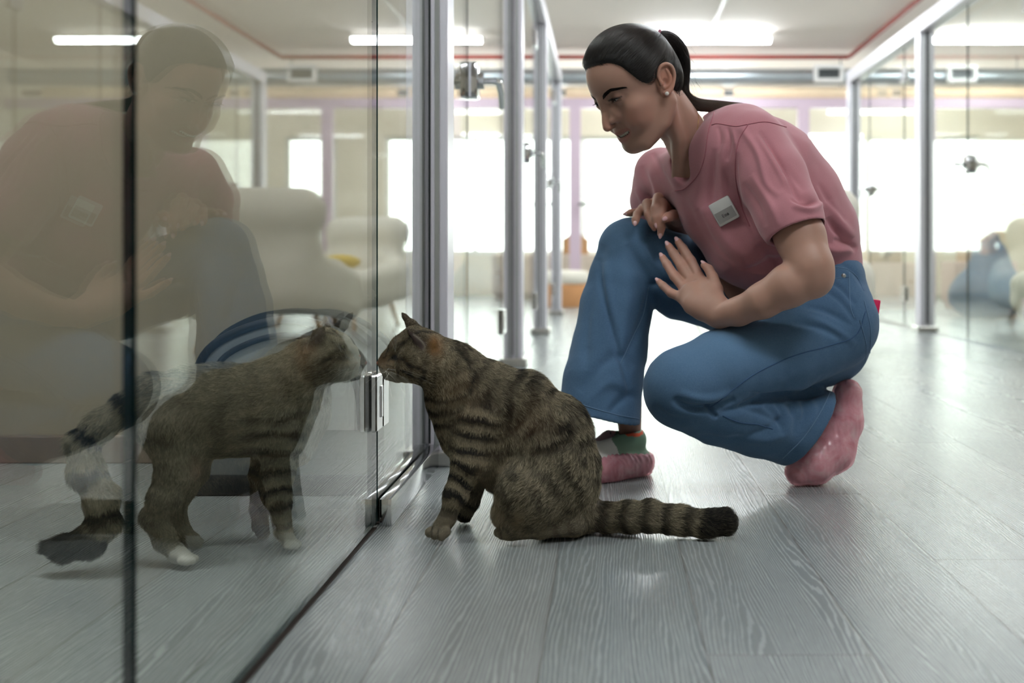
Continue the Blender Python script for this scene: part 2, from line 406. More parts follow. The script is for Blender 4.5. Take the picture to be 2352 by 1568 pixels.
def posts(name, label, x0, x1, ys, sgn, yend):
    t = thing(name, label, 'frame', ((x0+x1)/2, ys[0], 0))
    obj('top_beam', bx((x0, ys[0]-2, 1.89), (x1, yend, 1.985), bev=.004), M_lilac, t)
    for y in ys:
        bm = bx((x0, y, 0.0), (x1, y+.10, 1.89), bev=.004)
        p = obj('post', bm, M_lilac, t)
        xc = (x0+x1)/2
        obj('gasket', bx((xc-.009, y-.0035, .05), (xc+.009, y+.001, 1.889)), M_gasket, p)
        obj('groove', bx((xc+sgn*.019, y-.003, .02), (xc+sgn*.029, y+.001, 1.889)), M_alu, p)
        obj('foot', bx((x0-.018, y-.02, 0), (x1+.018, y+.118, .035), bev=.006), M_steel, p)
    return t
LP = [2.26, 4.30, 6.10, 8.12]
posts('partition_frame', 'lilac-white metal frame of the left glass partition', -.450, -.356, LP, 1, 8.22)
RP = [4.25, 6.30, 8.12]
posts('partition_frame', 'lilac-white metal frame of the right glass partition', 1.98, 2.074, RP, -1, 8.22)
panel('glass_panel', GX, -1.0, .838, 'fixed glass panel at the left edge of the photo, before the tall dark glass edge')
panel('glass_door', GX, .846, 1.734, 'frameless glass door with the standing cat right behind it', hy=1.738)
t = panel('glass_panel', GX, 1.744, 2.257, 'narrow fixed glass panel beside the two cats, standing in a chrome floor channel')
channel(t, GX, 1.746, 2.255)
segs = [(2.36, 2.90, 3.85, 4.30), (4.40, 4.93, 5.65, 6.10), (6.20, 6.80, 7.70, 8.12)]
for k, (a, s, h, b) in enumerate(segs):
    panel('glass_panel', GX, a, s-.004, 'fixed glass panel just past the %s post of the left partition' % ORD[k])
    panel('glass_door', GX, s, h, 'glass door with a chrome lever lock past the %s post of the left partition' % ORD[k], hy=h+.003, ly=s+.035, ydir=1)
    panel('glass_panel', GX, h+.005, b-.002, 'fixed glass panel just before the %s post of the left partition' % ORD[k+1])
RX = 2.027
for k, (a, h, l, b) in enumerate([(4.36, 4.79, 5.60, 6.30), (6.40, 6.79, 7.68, 8.12)]):
    w = ['nearer', 'farther'][k]
    t = panel('glass_panel', RX, a, h-.005, 'fixed glass panel at the near end of the %s right-hand bay' % w); 
    t = panel('glass_door', RX, h, l-.004, 'glass door with lever lock in the %s right-hand bay' % w, hy=h-.003, ly=l-.035, ydir=-1, side=-1)
    t = panel('glass_panel', RX, l, b-.002, 'fixed glass panel at the far end of the %s right-hand bay' % w)
# ================================================================ far end: glazed screen, duct, pipes
YS = 10.0
t = thing('glazed_screen', 'mauve-framed glazed screen across the far end of the corridor', 'screen', (0, YS, 0))
obj('head_rail', bx((XL, YS, 1.96), (XR, YS+.08, 2.055)), M_pinkfr, t)
for x in (-2.85, -1.50, -.30, 1.985, 3.25, 4.4):
    obj('mullion', bx((x-.055, YS, 0), (x+.055, YS+.08, 1.96)), M_pinkfr, t)
for x in (-2.02, -.72, -.165, 2.97):
    obj('door_handle', bx((x-.10, YS-.05, .982), (x+.10, YS-.02, 1.008), bev=.006), M_blackp, t)
xe = [XL, -2.85, -1.50, -.30, 1.985, 3.25, 4.4, XR]
for a, b in zip(xe, xe[1:]): obj('pane', bx((a+.05, YS+.035, .02), (b-.05, YS+.043, 1.955)), M_glass, t)
def pipe(name, label, cat, a, b, r, m): return tag(obj(name, tube([a, b], r, n=20), m, smooth=True), label, cat)
pipe('air_duct', 'silver round air duct under the ceiling at the far end', 'duct', (XL, 10.12, 2.29), (XR, 10.12, 2.29), .085, M_duct)
dt = bpy.data.objects[-1] if False else None
t = thing('insulated_pipe', 'cream wrapped pipe below the silver duct', 'pipe', (0, 10.15, 2.13))
for a, b in ((-3.9, -2.0), (-1.9, -.5), (-.4, 1.2), (1.3, 2.9), (3.0, 4.9)): obj('wrap_section', tube([(a, 10.15, 2.13), (a+.03, 10.15, 2.13), (b-.03, 10.15, 2.13), (b, 10.15, 2.13)], [.04, .062, .062, .04], n=16), M_insul, t, smooth=True)
obj('pipe_core', tube([(-4.2, 10.15, 2.13), (5.1, 10.15, 2.13)], .025, n=10), M_grill, t, smooth=True)
pipe('red_pipe', 'thin dark red pipe across the ceiling at the far end', 'pipe', (XL, 9.95, 2.455), (2.42, 9.95, 2.455), .022, M_red)
pipe('red_pipe', 'thin red pipe along the ceiling above the right partition', 'pipe', (2.42, 9.9, 2.455), (2.42, -1.0, 2.455), .022, M_red)
for xh in (-3.2, -1.2, .8, 2.4, 4.2): obj('hanger', tube([(xh, 10.2125, 2.13), (xh, 10.2125, ZC)], .006, n=8), M_grill, t)
def grille(x, label):
    t = thing('air_grille', label, 'vent', (x, 9.98, 2.30))
    bm = bmesh.new(); z0, z1 = 2.215, 2.385; a, b = x-.145, x+.145; w = .035
    bx((a, 9.97, z0), (b, 10.03, z0+w), bm); bx((a, 9.97, z1-w), (b, 10.03, z1), bm); bx((a, 9.97, z0+w), (a+w, 10.03, z1-w), bm); bx((b-w, 9.97, z0+w), (b, 10.03, z1-w), bm)
    obj('frame', bm, M_white, t); bm = bx((a+w, 10.02, z0+w), (b-w, 10.03, z1-w))
    for q in range(5): bx((a+w, 9.985, z0+w+.006+q*.02), (b-w, 10.02, z0+w+.012+q*.02), bm)
    obj('louvres', bm, M_grill, t)
grille(2.23, 'white air grille on the duct just left of the right partition'); grille(3.56, 'white air grille on the duct seen through the right glass')
# ================================================================ lamps and conduits
def lamp(x, y, label, group=None, rot=0):
    t = thing('ceiling_light', label, 'ceiling light', (x, y, ZC-.06), group)
    a = .6
    obj('housing', bx((x-a, y-.035, ZC-.06), (x+a, y+.035, ZC-.035), bev=.004), M_white, t)
    bm = bmesh.new(); prof = [(.0455*math.cos(q), -.055+.042*math.sin(q)) for q in np.linspace(math.pi, 2*math.pi, 9)]
    for xx0, xx1 in ((x-a+.015, x+a-.015),):
        r0 = [bm.verts.new((xx0, y+p, ZC+q)) for p, q in prof]; r1 = [bm.verts.new((xx1, y+p, ZC+q)) for p, q in prof]
        for j in range(8): bm.faces.new((r0[j], r0[j+1], r1[j+1], r1[j]))
        bm.faces.new((r0[0], r1[0], r1[-1], r0[-1])); bm.faces.new(r0); bm.faces.new(r1[::-1])
    obj('diffuser', bm, M_lamp, t)
    for s in (-1, 1): obj('end_cap', bx((x+s*(a-.008)-.008, y-.045, ZC-.098), (x+s*(a-.008)+.008, y+.045, ZC-.035), bev=.004), M_white, t)
    for s in (-1, 1): obj('bracket', bx((x+s*.4-.01, y-.02, ZC-.036), (x+s*.4+.01, y+.02, ZC)), M_white, t)
lamp(.92, 9.15, 'ceiling strip light above the far end of the corridor, behind the woman\'s head')
lamp(3.62, 9.15, 'ceiling strip light seen through the right glass near its top edge')
lamp(-1.85, 9.15, 'ceiling strip light over the left-hand rooms at the far end')
g = 'strip lights out of view along the ceiling'
for x, y in ((.92, 6.4), (.92, 3.7), (.92, .6), (3.62, 6.4), (3.62, 3.7), (-1.85, 6.4), (-1.85, 3.9), (-1.15, 1.25), (.92, 11.3), (-1.85, 11.3), (3.62, 11.3)):  # cubicle lamp and last row added to brighten the standing cat and outer room
    lamp(x, y, 'ceiling strip light out of view above the corridor and rooms, in rows partly added for brightness', g)
pipe('cable_conduit', 'white cable conduit on the ceiling leading to the corridor light', 'conduit', (.95, -2, ZC-.012), (.95, 9.1, ZC-.012), .012, M_white)
# ================================================================ world and output
w = bpy.data.worlds.new('sky'); scene.world = w; w.use_nodes = True; nt = w.node_tree; nt.nodes.clear()
bg = nt.nodes.new('ShaderNodeBackground'); bg.inputs[0].default_value = (.93, .97, 1, 1); bg.inputs[1].default_value = 3.2
nt.links.new(bg.outputs[0], nt.nodes.new('ShaderNodeOutputWorld').inputs[0])
def area(name, loc, rot, sx, sy, power, col=(1, 1, 1)):
    l = bpy.data.lights.new(name, 'AREA'); l.shape = 'RECTANGLE'; l.size = sx; l.size_y = sy; l.energy = power; l.color = col
    o = bpy.data.objects.new(name, l); COL.objects.link(o); o.location = loc; o.rotation_euler = rot; return o
for i, (a, b) in enumerate(wins):
    area('window_daylight', ((a+b)/2, YF+.22, (z0+z1)/2), (-math.pi/2, 0, 0), b-a, z1-z0, 13*(b-a), (.95, .98, 1))
scene.view_settings.view_transform = 'Standard'; scene.view_settings.look = 'None'; scene.view_settings.gamma = 1; scene.view_settings.use_curve_mapping = False
scene.view_settings.exposure = 0.62
scene.cycles.transparent_max_bounces = 24; scene.cycles.max_bounces = 6; scene.cycles.diffuse_bounces = 3; scene.cycles.glossy_bounces = 4; scene.cycles.transmission_bounces = 2; scene.cycles.adaptive_threshold = .06; scene.cycles.use_light_tree = False
scene.cycles.caustics_reflective = False; scene.cycles.caustics_refractive = False
# ================================================================ the woman
def C(*rows):
    """rows (px, py, depth, radius px) -> chain"""
    return [(P(a, b, d), r*d/FPX) for a, b, d, r in rows]
def mat_skin():
    t = NT('skin'); col = t.n('ShaderNodeAttribute', {'attribute_name': 'Col'}).outputs[0]
    co = t.n('ShaderNodeTexCoord').outputs['Object']
    nz = t.n('ShaderNodeTexNoise', Vector=co, Scale=45.0, Detail=4.0).outputs[0]
    c = t.mix(.10, col, t.mix(nz, (.30, .12, .08), (.62, .40, .31)))
    f = t.n('ShaderNodeTexNoise', Vector=co, Scale=900.0, Detail=2.0).outputs[0]
    bp = t.n('ShaderNodeBump', Strength=.12, Distance=.0006, Height=f)
    b = t.n('ShaderNodeBsdfPrincipled', Base_Color=c, Roughness=.46, Normal=bp.outputs[0])
    b.inputs['Subsurface Weight'].default_value = .12; b.inputs['Subsurface Radius'].default_value = (.012, .005, .003); b.inputs['Subsurface Scale'].default_value = .5
    b.inputs['Specular IOR Level'].default_value = .4
    return t.done(b)
def mat_denim():
    t = NT('blue_denim'); co = t.n('ShaderNodeTexCoord').outputs['Object']; col = t.n('ShaderNodeAttribute', {'attribute_name': 'Col'}).outputs[0]
    sp = t.n('ShaderNodeSeparateXYZ', Vector=co)
    tw = t.math('SINE', t.math('MULTIPLY', t.math('ADD', sp.outputs[2], t.math('MULTIPLY', sp.outputs[0], .55)), 4200.0))
    nz = t.n('ShaderNodeTexNoise', Vector=co, Scale=420.0, Detail=3.0).outputs[0]
    n2 = t.n('ShaderNodeTexNoise', Vector=co, Scale=9.0, Detail=4.0).outputs[0]
    c = t.mix(t.math('MULTIPLY', t.math('ADD', t.math('MULTIPLY', tw, .30), nz), .55), col, t.mix(.5, col, (.26, .40, .56)))
    c = t.mix(t.math('MULTIPLY', n2, .25), c, (.045, .11, .22))
    bp = t.n('ShaderNodeBump', Strength=.25, Distance=.0008, Height=t.math('ADD', nz, t.math('MULTIPLY', tw, .15)))
    b = t.n('ShaderNodeBsdfPrincipled', Base_Color=c, Roughness=.9, Normal=bp.outputs[0]); b.inputs['Sheen Weight'].default_value = .08; b.inputs['Specular IOR Level'].default_value = .2
    return t.done(b)
def mat_cotton(name, col):
    t = NT(name); co = t.n('ShaderNodeTexCoord').outputs['Object']
    nz = t.n('ShaderNodeTexNoise', Vector=co, Scale=600.0, Detail=3.0).outputs[0]; n2 = t.n('ShaderNodeTexNoise', Vector=co, Scale=14.0, Detail=3.0).outputs[0]
    c = t.mix(nz, tuple(.88*v for v in col), tuple(min(1, 1.1*v) for v in col)); c = t.mix(t.math('MULTIPLY', n2, .12), c, tuple(.8*v for v in col))
    bp = t.n('ShaderNodeBump', Strength=.15, Distance=.0006, Height=nz)
    b = t.n('ShaderNodeBsdfPrincipled', Base_Color=c, Roughness=.85, Normal=bp.outputs[0]); b.inputs['Sheen Weight'].default_value = .25
    return t.done(b)
def mat_hair(name, rough=.38, tint=1.0):
    t = NT(name); col = t.n('ShaderNodeAttribute', {'attribute_name': 'Col'}).outputs[0]
    b = t.n('ShaderNodeBsdfPrincipled', Base_Color=col, Roughness=rough); b.inputs['Specular IOR Level'].default_value = .55 if tint == 1 else .25
    return t.done(b)
M_skin = mat_skin(); M_denim = mat_denim(); M_pink = mat_cotton('pink_cotton', srgb(184, 122, 132)); M_hair = mat_hair('dark_brown_hair')
M_hairbase = plain('hair_base', srgb(20, 17, 17), .6, noise=.3, scale=80)
M_nail = plain('pale_nail_polish', srgb(222, 178, 180), .18, noise=.02)
M_thread = plain('seam_thread', srgb(98, 128, 160), .8)
M_seamdark = plain('dark_seam_thread', srgb(52, 84, 122), .8)  # darker blue thread for the long leg seams
SK = np.array(srgb(176, 136, 120)); LIP = np.array(srgb(172, 112, 106)); 
def crease(V, N, rows, q=None, g=1.0):
    px, py = proj(V); vis = (V-np.array([0, 0, HC])); vis = -(N*vis).sum(1)/np.linalg.norm(vis, axis=1)
    D = np.zeros(len(V))
    for poly, w, amp in rows:
        pl = np.asarray(poly, float); m = (px > pl[:, 0].min()-4*w) & (px < pl[:, 0].max()+4*w) & (py > pl[:, 1].min()-4*w) & (py < pl[:, 1].max()+4*w) & (vis > -.15)
        if not m.any(): continue
        sp = spline(pl, 6*len(pl)) if len(pl) > 2 else pl
        d, sd, fr = polydist(px[m], py[m], sp)
        D[m] += g*amp*np.exp(-(d/w)**2)*np.sin(np.clip(fr, .001, .999)*math.pi)**.5
    return V+N*D[:, None]
# ---------------------------------------------------------------- head frame: a forward, b her left (towards camera), c up
PSI, TH, SH = math.radians(30), math.radians(26), 1.07
fh = np.array([-math.cos(PSI), -math.sin(PSI), 0]); Hf = math.cos(TH)*fh-math.sin(TH)*np.array([0, 0, 1.]); Hu = math.sin(TH)*fh+math.cos(TH)*np.array([0, 0, 1.])
Hl = np.cross(Hu, Hf); HR = np.stack([Hf, Hl, Hu], 1)        # columns
HO = np.array([.0759, 2.02, .8146])
def H(a, b, c): return HO+SH*(HR@np.array([a, b, c]))
def toH(V): return ((np.asarray(V)-HO)@HR)/SH
woman = thing('person', 'woman crouching in a pink T-shirt and blue jeans with a dark ponytail', 'person', tuple(P(1640, 1110, 2.079)*np.array([1, 1, 0])))
def ry(d): a = math.radians(d); return np.array([[math.cos(a), 0, math.sin(a)], [0, 1, 0], [-math.sin(a), 0, math.cos(a)]])
def rz(d): a = math.radians(d); return np.array([[math.cos(a), -math.sin(a), 0], [math.sin(a), math.cos(a), 0], [0, 0, 1]])
def rx(d): a = math.radians(d); return np.array([[1, 0, 0], [0, math.cos(a), -math.sin(a)], [0, math.sin(a), math.cos(a)]])
EB = np.array([.0772, .032, .0022])                          # eyeball centre
SM = lambda b: -.0655+11.5*b*b                                # smile line height
bs = np.linspace(-.028, .028, 11); fwd = lambda b: .0905-27*b*b
LID = lambda b: EB[2]+.0004-8*(b-.031)**2                    # lid line
def lidpt(s, b, dc=0.0, r=.0136):
    c = LID(b)+dc; q = max(r*r-(b-EB[1])**2-(c-EB[2])**2, 1e-6); return H(EB[0]+math.sqrt(q), s*b, c)
FN = {  # px, py, depth, radius
 'index': [(1620, 668, 2.01, 14), (1605, 638, 2.035, 13.5), (1587, 600, 2.055, 12), (1569, 571, 2.075, 10.5), (1558, 555, 2.088, 8.5)],
 'middle': [(1605, 676, 2.01, 14), (1589, 647, 2.035, 13.5), (1566, 611, 2.055, 12), (1547, 582, 2.077, 10.5), (1536, 565, 2.09, 8.5)],
 'ring': [(1592, 686, 2.01, 13.5), (1572, 660, 2.03, 13), (1549, 634, 2.05, 11.5), (1532, 607, 2.07, 10), (1522, 591, 2.085, 8)],
 'little': [(1584, 697, 2.0, 13), (1565, 683, 2.02, 12), (1542, 673, 2.04, 10.5), (1523, 656, 2.06, 9), (1513, 646, 2.072, 7)],
 'thumb': [(1645, 700, 1.965, 20), (1645, 664, 1.985, 15.5), (1637, 636, 2.0, 12.5), (1628, 618, 2.012, 10.5), (1617, 609, 2.02, 8)]}
FR = {
 'middle': [(1530, 480, 2.175, 15), (1512, 455, 2.145, 12.5), (1506, 478, 2.122, 11), (1506, 500, 2.115, 9.5), (1507, 514, 2.113, 7.5)],
 'index': [(1535, 490, 2.17, 15), (1521, 468, 2.135, 12.5), (1519, 500, 2.112, 10.5), (1519, 522, 2.108, 9.5), (1517, 537, 2.108, 7.5)],
 'ring': [(1520, 478, 2.19, 14), (1487, 468, 2.16, 12), (1490, 492, 2.135, 10.5), (1498, 512, 2.125, 9), (1503, 524, 2.122, 7)],
 'little': [(1512, 484, 2.20, 13), (1476, 479, 2.17, 11), (1464, 492, 2.145, 9.5), (1460, 504, 2.135, 9), (1459, 511, 2.132, 7.5)],
 'back_finger': [(1500, 486, 2.21, 12), (1470, 486, 2.21, 9), (1448, 489, 2.205, 8.5), (1440, 491, 2.205, 6.5)],
 'thumb': [(1556, 505, 2.16, 17), (1547, 495, 2.12, 13), (1535, 498, 2.098, 11), (1527, 503, 2.09, 8.5)]}
def build_body(S):
    def hc(rows, **k): S.chain([(H(a, b, c), r*SH) for a, b, c, r in rows], **k)
    def he(c, r, rot=None, k=.01, op='u'):
        R = HR if rot is None else HR@rot
        S.ell(H(*c), np.array(r)*SH, R, k*SH, op)
    # cranium and face masses
    he((.010, 0, .040), (.076, .071, .072))
    he((.034, 0, .031), (.067, .066, .068), k=.02)
    he((.030, 0, -.015), (.059, .060, .080), k=.02)          # mid face
    he((.042, 0, -.062), (.036, .045, .042), k=.025)         # lower face
    he((.068, 0, -.0945), (.0165, .020, .014), k=.020)         # chin
    for s in (-1, 1):
        hc([((.058), s*.030, -.094, .012), (.022, s*.050, -.070, .016), (.000, s*.057, -.038, .017)], k=.02)   # jaw line
        he((.056, s*.044, -.026), (.020, .019, .018), k=.022)     # cheekbone
        he((.059, s*.037, -.047), (.019, .018, .016), k=.016)     # smiling cheek
        he((.0985, s*.029, .000), (.0100, .0165, .0090), k=.010, op='s')      # eye socket
        S.ell(H(EB[0], s*EB[1], EB[2]), .0136*SH, None, .005*SH)          # lids
    hc([(.0945, 0, .006, .0085), (.0965, 0, -.014, .0078), (.1035, 0, -.031, .0083), (.1057, 0, -.0400, .0084)], k=.010)
    for s in (-1, 1): he((.086, s*.017, -.024), (.010, .010, .014), k=.010)
    for s in (-1, 1): he((.0920, s*.0118, -.0305), (.0110, .0064, .0066), ry(20), k=.006)       # nostril wings
    he((.0985, 0, -.0435), (.009, .0038, .0045), k=.004)
    for s in (-1, 1): hc([(.1020, s*.0105, -.0400, .0018), (.0960, s*.0120, -.0375, .0026), (.0895, s*.0130, -.0350, .0018)], k=.001, op='s')  # nostrils
    he((.0715, 0, -.063), (.0170, .021, .023), k=.012)           # muzzle behind the lips
    lw = lambda b: math.sqrt(max(1-(b/.031)**2, .02))
    hc([(fwd(b)-.0012, b, SM(b)+.0062*lw(b)+.0004, .0042*lw(b)) for b in bs], k=.0035)       # upper lip
    hc([(fwd(b)-.0070+6*b*b, b, SM(b)-.0100*lw(b), .0052*lw(b)) for b in bs], k=.0035)   # lower lip
    S.chain([(H(fwd(b)+.001, b, SM(b)-.0014), (.0041*lw(b)+.0002)*SH) for b in np.linspace(-.0290, .0290, 15)], k=.0015, op='s')
    S.chain([(H(fwd(b)-.008, b, SM(b)-.0014), (.0044*lw(b)+.0002)*SH) for b in np.linspace(-.0285, .0285, 15)], k=.0015, op='s')
    for s in (-1, 1):                                           # eye slit
        S.chain([(lidpt(s, b), (.0029-9.0*(b-.031)**2)*SH) for b in np.linspace(.0185, .0435, 13)], k=.0008, op='s')
    # ears
    for s in (-1, 1):
        M = rz(-s*20)@ry(-19)
        e0 = np.array((-.002, s*.073, -.001))
        he(e0, (.0165, .0060, .0285), M, k=.004)
        q = lambda a, c: e0+M@np.array([a*.92, s*.0055, c*.92])
        hc([(*q(a_, c_), r_) for a_, c_, r_ in spline([(.011, -.004, .0030), (.0155, .010, .0032), (.0105, .026, .0034), (-.001, .0315, .0036), (-.0125, .026, .0036), (-.0175, .012, .0034), (-.0155, -.004, .0032), (-.009, -.019, .0040), (.002, -.027, .0056)], 26)], k=.002)
        he(q(-.001, .006)+np.array([0, s*.0045, 0]), (.0105, .0060, .0190), M, k=.003, op='s'); he(q(.002, -.004)+np.array([0, s*.003, 0]), (.0065, .0070, .0085), M, k=.002, op='s')
        hc([(*q(a_, c_)-np.array([0, s*.0018, 0]), r_) for a_, c_, r_ in spline([(-.003, .021, .0020), (-.0075, .012, .0026), (-.0095, .002, .0027), (-.006, -.009, .0030), (.003, -.0145, .0034)], 12)], k=.0025)
        he(q(.0105, -.006)+np.array([0, s*.001, 0]), (.0036, .0040, .0055), M, k=.002)
    # neck, torso core
    S.chain([(H(-.018, 0, -.025), .050), (P(1566, 295, 2.075), .0465), (P(1592, 345, 2.10), .049), (P(1625, 395, 2.11), .055)], k=.022)
    S.chain([(H(-.002, .052, -.03), .012), (P(1558, 320, 2.03), .013), (P(1556, 405, 2.08), .012)], k=.02)    # neck tendon
    S.chain(C((1565, 410, 2.20, 46), (1690, 355, 2.03, 50)), k=.04)
    S.chain(C((1650, 410, 2.11, 78), (1740, 500, 2.12, 84), (1840, 610, 2.13, 74), (1890, 690, 2.13, 74)), k=.03)
    # legs (under the jeans)
    S.chain(C((1900, 730, 2.08, 80), (1720, 830, 2.0, 72), (1560, 890, 1.95, 60)), k=.02)
    S.chain(C((1560, 900, 1.95, 56), (1720, 960, 2.02, 48), (1850, 980, 2.08, 30), (1900, 962, 2.10, 22)), k=.02)
    S.chain(C((1880, 700, 2.18, 80), (1650, 650, 2.22, 74), (1450, 585, 2.22, 60)), k=.02)
    S.chain(C((1445, 590, 2.22, 56), (1430, 740, 2.2, 48), (1444, 940, 2.17, 30), (1448, 1010, 2.175, 24)), k=.02)
    # near arm
    S.chain(C((1738, 330, 1.97, 58), (1790, 440, 1.93, 60), (1838, 545, 1.89, 57), (1861, 612, 1.865, 52), (1866, 638, 1.865, 48)), k=.02, ik=.01)
    S.chain(C((1864, 630, 1.865, 50), (1812, 656, 1.87, 49), (1752, 690, 1.89, 40), (1697, 715, 1.925, 32), (1652, 724, 1.95, 28)), k=.008, ik=.01)
    # far arm
    S.chain(C((1512, 410, 2.27, 56), (1520, 500, 2.36, 50), (1560, 600, 2.43, 46)), k=.02)
    S.chain(C((1560, 600, 2.43, 44), (1566, 545, 2.32, 40), (1556, 502, 2.235, 29)), k=.02)
    # near hand (her left): palm, fingers, thumb
    dW = 1.95
    S.chain(C((1652, 724, 1.95, 27), (1618, 706, 1.975, 31), (1592, 676, 2.01, 30)), k=.012, sy=.6)
    S.chain(C((1640, 715, 1.955, 26), (1590, 700, 1.99, 22), (1570, 684, 2.02, 13)), k=.012, sy=.75)
    S.chain(C((1650, 700, 1.955, 24), (1632, 668, 1.99, 22), (1606, 642, 2.03, 14)), k=.012, sy=.75)
    for k, r in FN.items(): S.chain(C(*r), k=.0035, ik=.003)
    S.chain(C((1604, 640, 2.027, 8), (1590, 648, 2.027, 8), (1573, 661, 2.025, 8), (1567, 684, 2.013, 7)), k=.01)   # knuckles
    for a, b in (((1600, 660, 2.005, 3), (1580, 630, 2.0, 3)),): pass
    # far hand (her right), draped over the knee
    S.chain(C((1556, 502, 2.235, 28), (1532, 487, 2.20, 27), (1508, 474, 2.165, 22)), k=.012, sy=.8)
    for k, r in FR.items(): S.chain(C(*r), k=.003, ik=.003)
    return S
S = build_body(Field((-.065, 1.845, .60), (.265, 2.265, .97), .0011))
parts = [(S, 'head'), (build_body(Field((.02, 1.78, .30), (.52, 2.36, .625), .0018)), 'hands'), (build_body(Field((-.07, 1.72, 0.0), (.60, 2.52, .85), .0026)), 'rest')]
def zone(c):
    hz = lambda e: (c[:, 2] > .612-e) & (c[:, 0] < .255+e) & (c[:, 1] < 2.255+e); gz = lambda e: (c[:, 2] > .315-e) & (c[:, 2] < .612+e) & (c[:, 0] < .50+e) & (c[:, 0] > .028-e)
    return hz(.0004), gz(.0004) & ~hz(0), ~hz(-.003) & ~gz(-.003)
VV, QQ, NN, no = [], [], [], 0
for (F_, nm), zi in zip(parts, (0, 1, 2)):
    v_, q_ = F_.mesh(1); k_ = zone(v_[q_].mean(1))[zi]; q_ = q_[k_]; u_, inv = np.unique(q_, return_inverse=True)
    VV.append(v_[u_]); NN.append(F_.grad(v_[u_])); QQ.append(inv.reshape(q_.shape)+no); no += len(u_)
V = np.concatenate(VV); Q = np.concatenate(QQ); NS = np.concatenate(NN)
N0 = normals(V, Q)
V2 = crease(V, N0, [([(1415, 271), (1432, 276), (1448, 285), (1456, 296)], 2.2, -.0016), ([(1424, 269), (1440, 275), (1455, 286)], 5, .0012), ([(1462, 290), (1466, 300), (1462, 310)], 3, -.0008), ([(1402, 241), (1412, 243), (1424, 237)], 2.5, -.0007),
 ([(1590, 648), (1612, 676), (1634, 704)], 3.5, .0011), ([(1574, 662), (1600, 686), (1630, 710)], 3.5, .0010), ([(1568, 683), (1596, 700), (1626, 718)], 3.5, .0008), ([(1606, 640), (1624, 668), (1642, 696)], 3.5, .0010), ([(1582, 656), (1604, 680)], 3, -.0009), ([(1598, 644), (1618, 672)], 3, -.0009), ([(1572, 674), (1594, 692)], 3, -.0008), ([(1612, 738), (1632, 722), (1652, 700)], 3, -.0010), ([(1606, 728), (1626, 712), (1646, 692)], 2.5, -.0006)]
 + [([(x-5, y+3), (x+5, y-3)], 1.8, -.0007) for x, y in ((1587, 600), (1583, 596), (1566, 611), (1562, 606), (1549, 634), (1545, 629), (1542, 673), (1572, 574), (1550, 585), (1535, 610))])
V = V2; hd = toH(V)
col = np.tile(SK, (len(V), 1)); N = normals(V, Q)
def blend(c, m): 
    global col
    m = np.clip(m, 0, 1)[:, None]; col = col*(1-m)+np.array(c)*m
face = hd[:, 0] > .04
def g3(a, b, c, ra, rb, rc): return np.exp(-(((hd[:, 0]-a)/ra)**2+((np.abs(hd[:, 1])-b)/rb)**2+((hd[:, 2]-c)/rc)**2))
blend(srgb(204, 128, 108), .40*g3(.066, .044, -.038, .03, .022, .022)); blend(srgb(204, 124, 104), .30*g3(.108, .0, -.038, .012, .016, .012))
hb = hd[:, 1]
lt = np.sqrt(np.clip(1-(hb/.0295)**2, 1e-4, 1)); lipu = np.abs(hd[:, 2]-(SM(hb)+.0066*lt-4*hb**2))/(.0048*lt); lipl = np.abs(hd[:, 2]-(SM(hb)-.0102*lt))/(.0060*lt)
blend(LIP, .8*np.clip(1.8-1.3*np.minimum(lipu, lipl), 0, 1)*(np.abs(hb) < .0292)*(hd[:, 0] > fwd(hb)-.014))
blend(srgb(100, 64, 52), .65*g3(.088, .033, .0075, .02, .018, .0075)); blend(srgb(128, 84, 70), .35*g3(.088, .033, -.006, .02, .016, .006))
eb = np.abs(hb)-.031; el = hd[:, 2]-LID(np.abs(hb))
blend(srgb(22, 16, 16), .9*(np.abs(eb) < .0155)*np.exp(-((el-.0030)/.0016)**2)*(hd[:, 0] > .07)); blend(srgb(40, 28, 24), .6*(np.abs(eb) < .0135)*np.exp(-((el+.0030)/.0012)**2)*(hd[:, 0] > .07))
blend(srgb(206, 130, 104), .5*g3(-.002, .080, -.001, .02, .008, .028))
blend(srgb(60, 26, 24), .9*(hd[:, 0] < fwd(hb)-.006)*(hd[:, 0] > .05)*(np.abs(hd[:, 2]-SM(hb)+.0014) < .0050*lt+.0004)*(np.abs(hb) < .0295))
# knuckle and fingertip warmth
for r in list(FN.values())+list(FR.values()):
    for (a, b, d, q), w in ((r[2], .25), (r[-1], .4), (r[1], .22)):
        blend(srgb(205, 128, 108), w*np.exp(-(np.linalg.norm(V-P(a, b, d), axis=1)/.012)**2))
bme = npmesh('body', V, Q, col); bme.normals_split_custom_set_from_vertices([Vector(n) for n in NS]); body = link('body', bme, M_skin, woman)
# eyes, teeth, brows, lashes
M_eyew = plain('eye_white', srgb(168, 160, 156), .12, noise=.03); M_iris = plain('brown_iris', srgb(34, 21, 16), .06, noise=.3, scale=400); M_teeth = plain('tooth_enamel', srgb(226, 218, 204), .2, noise=.02)
for s in (-1, 1):
    ec = H(EB[0], s*EB[1], EB[2]); e = obj('eye', ball(ec, .0119*SH, n=20), M_eyew, woman, smooth=2)
    gdir = Hf*.90-Hu*.30-Hl*.20; gdir /= np.linalg.norm(gdir)
    M4 = Matrix.Translation(Vector(ec+gdir*(.0119*SH-.0016))) @ Vector(gdir).to_track_quat('Z', 'Y').to_matrix().to_4x4()
    obj('iris', lathe([(0, .0023), (.0038, .0020), (.0068, .0005), (.0070, -.002)], n=24, M=M4), M_iris, e, smooth=2)
bm = bmesh.new()
for i in range(-6, 7):
    b = i*.0036; w = .0019 if abs(i) > 1 else .0022
    ball(H(fwd(b)-.0066, b, SM(b)+.0010), (.0024*SH, w*SH, .0044*SH), bm, n=8, R=HR@rz(-math.degrees(math.atan(54*b))))
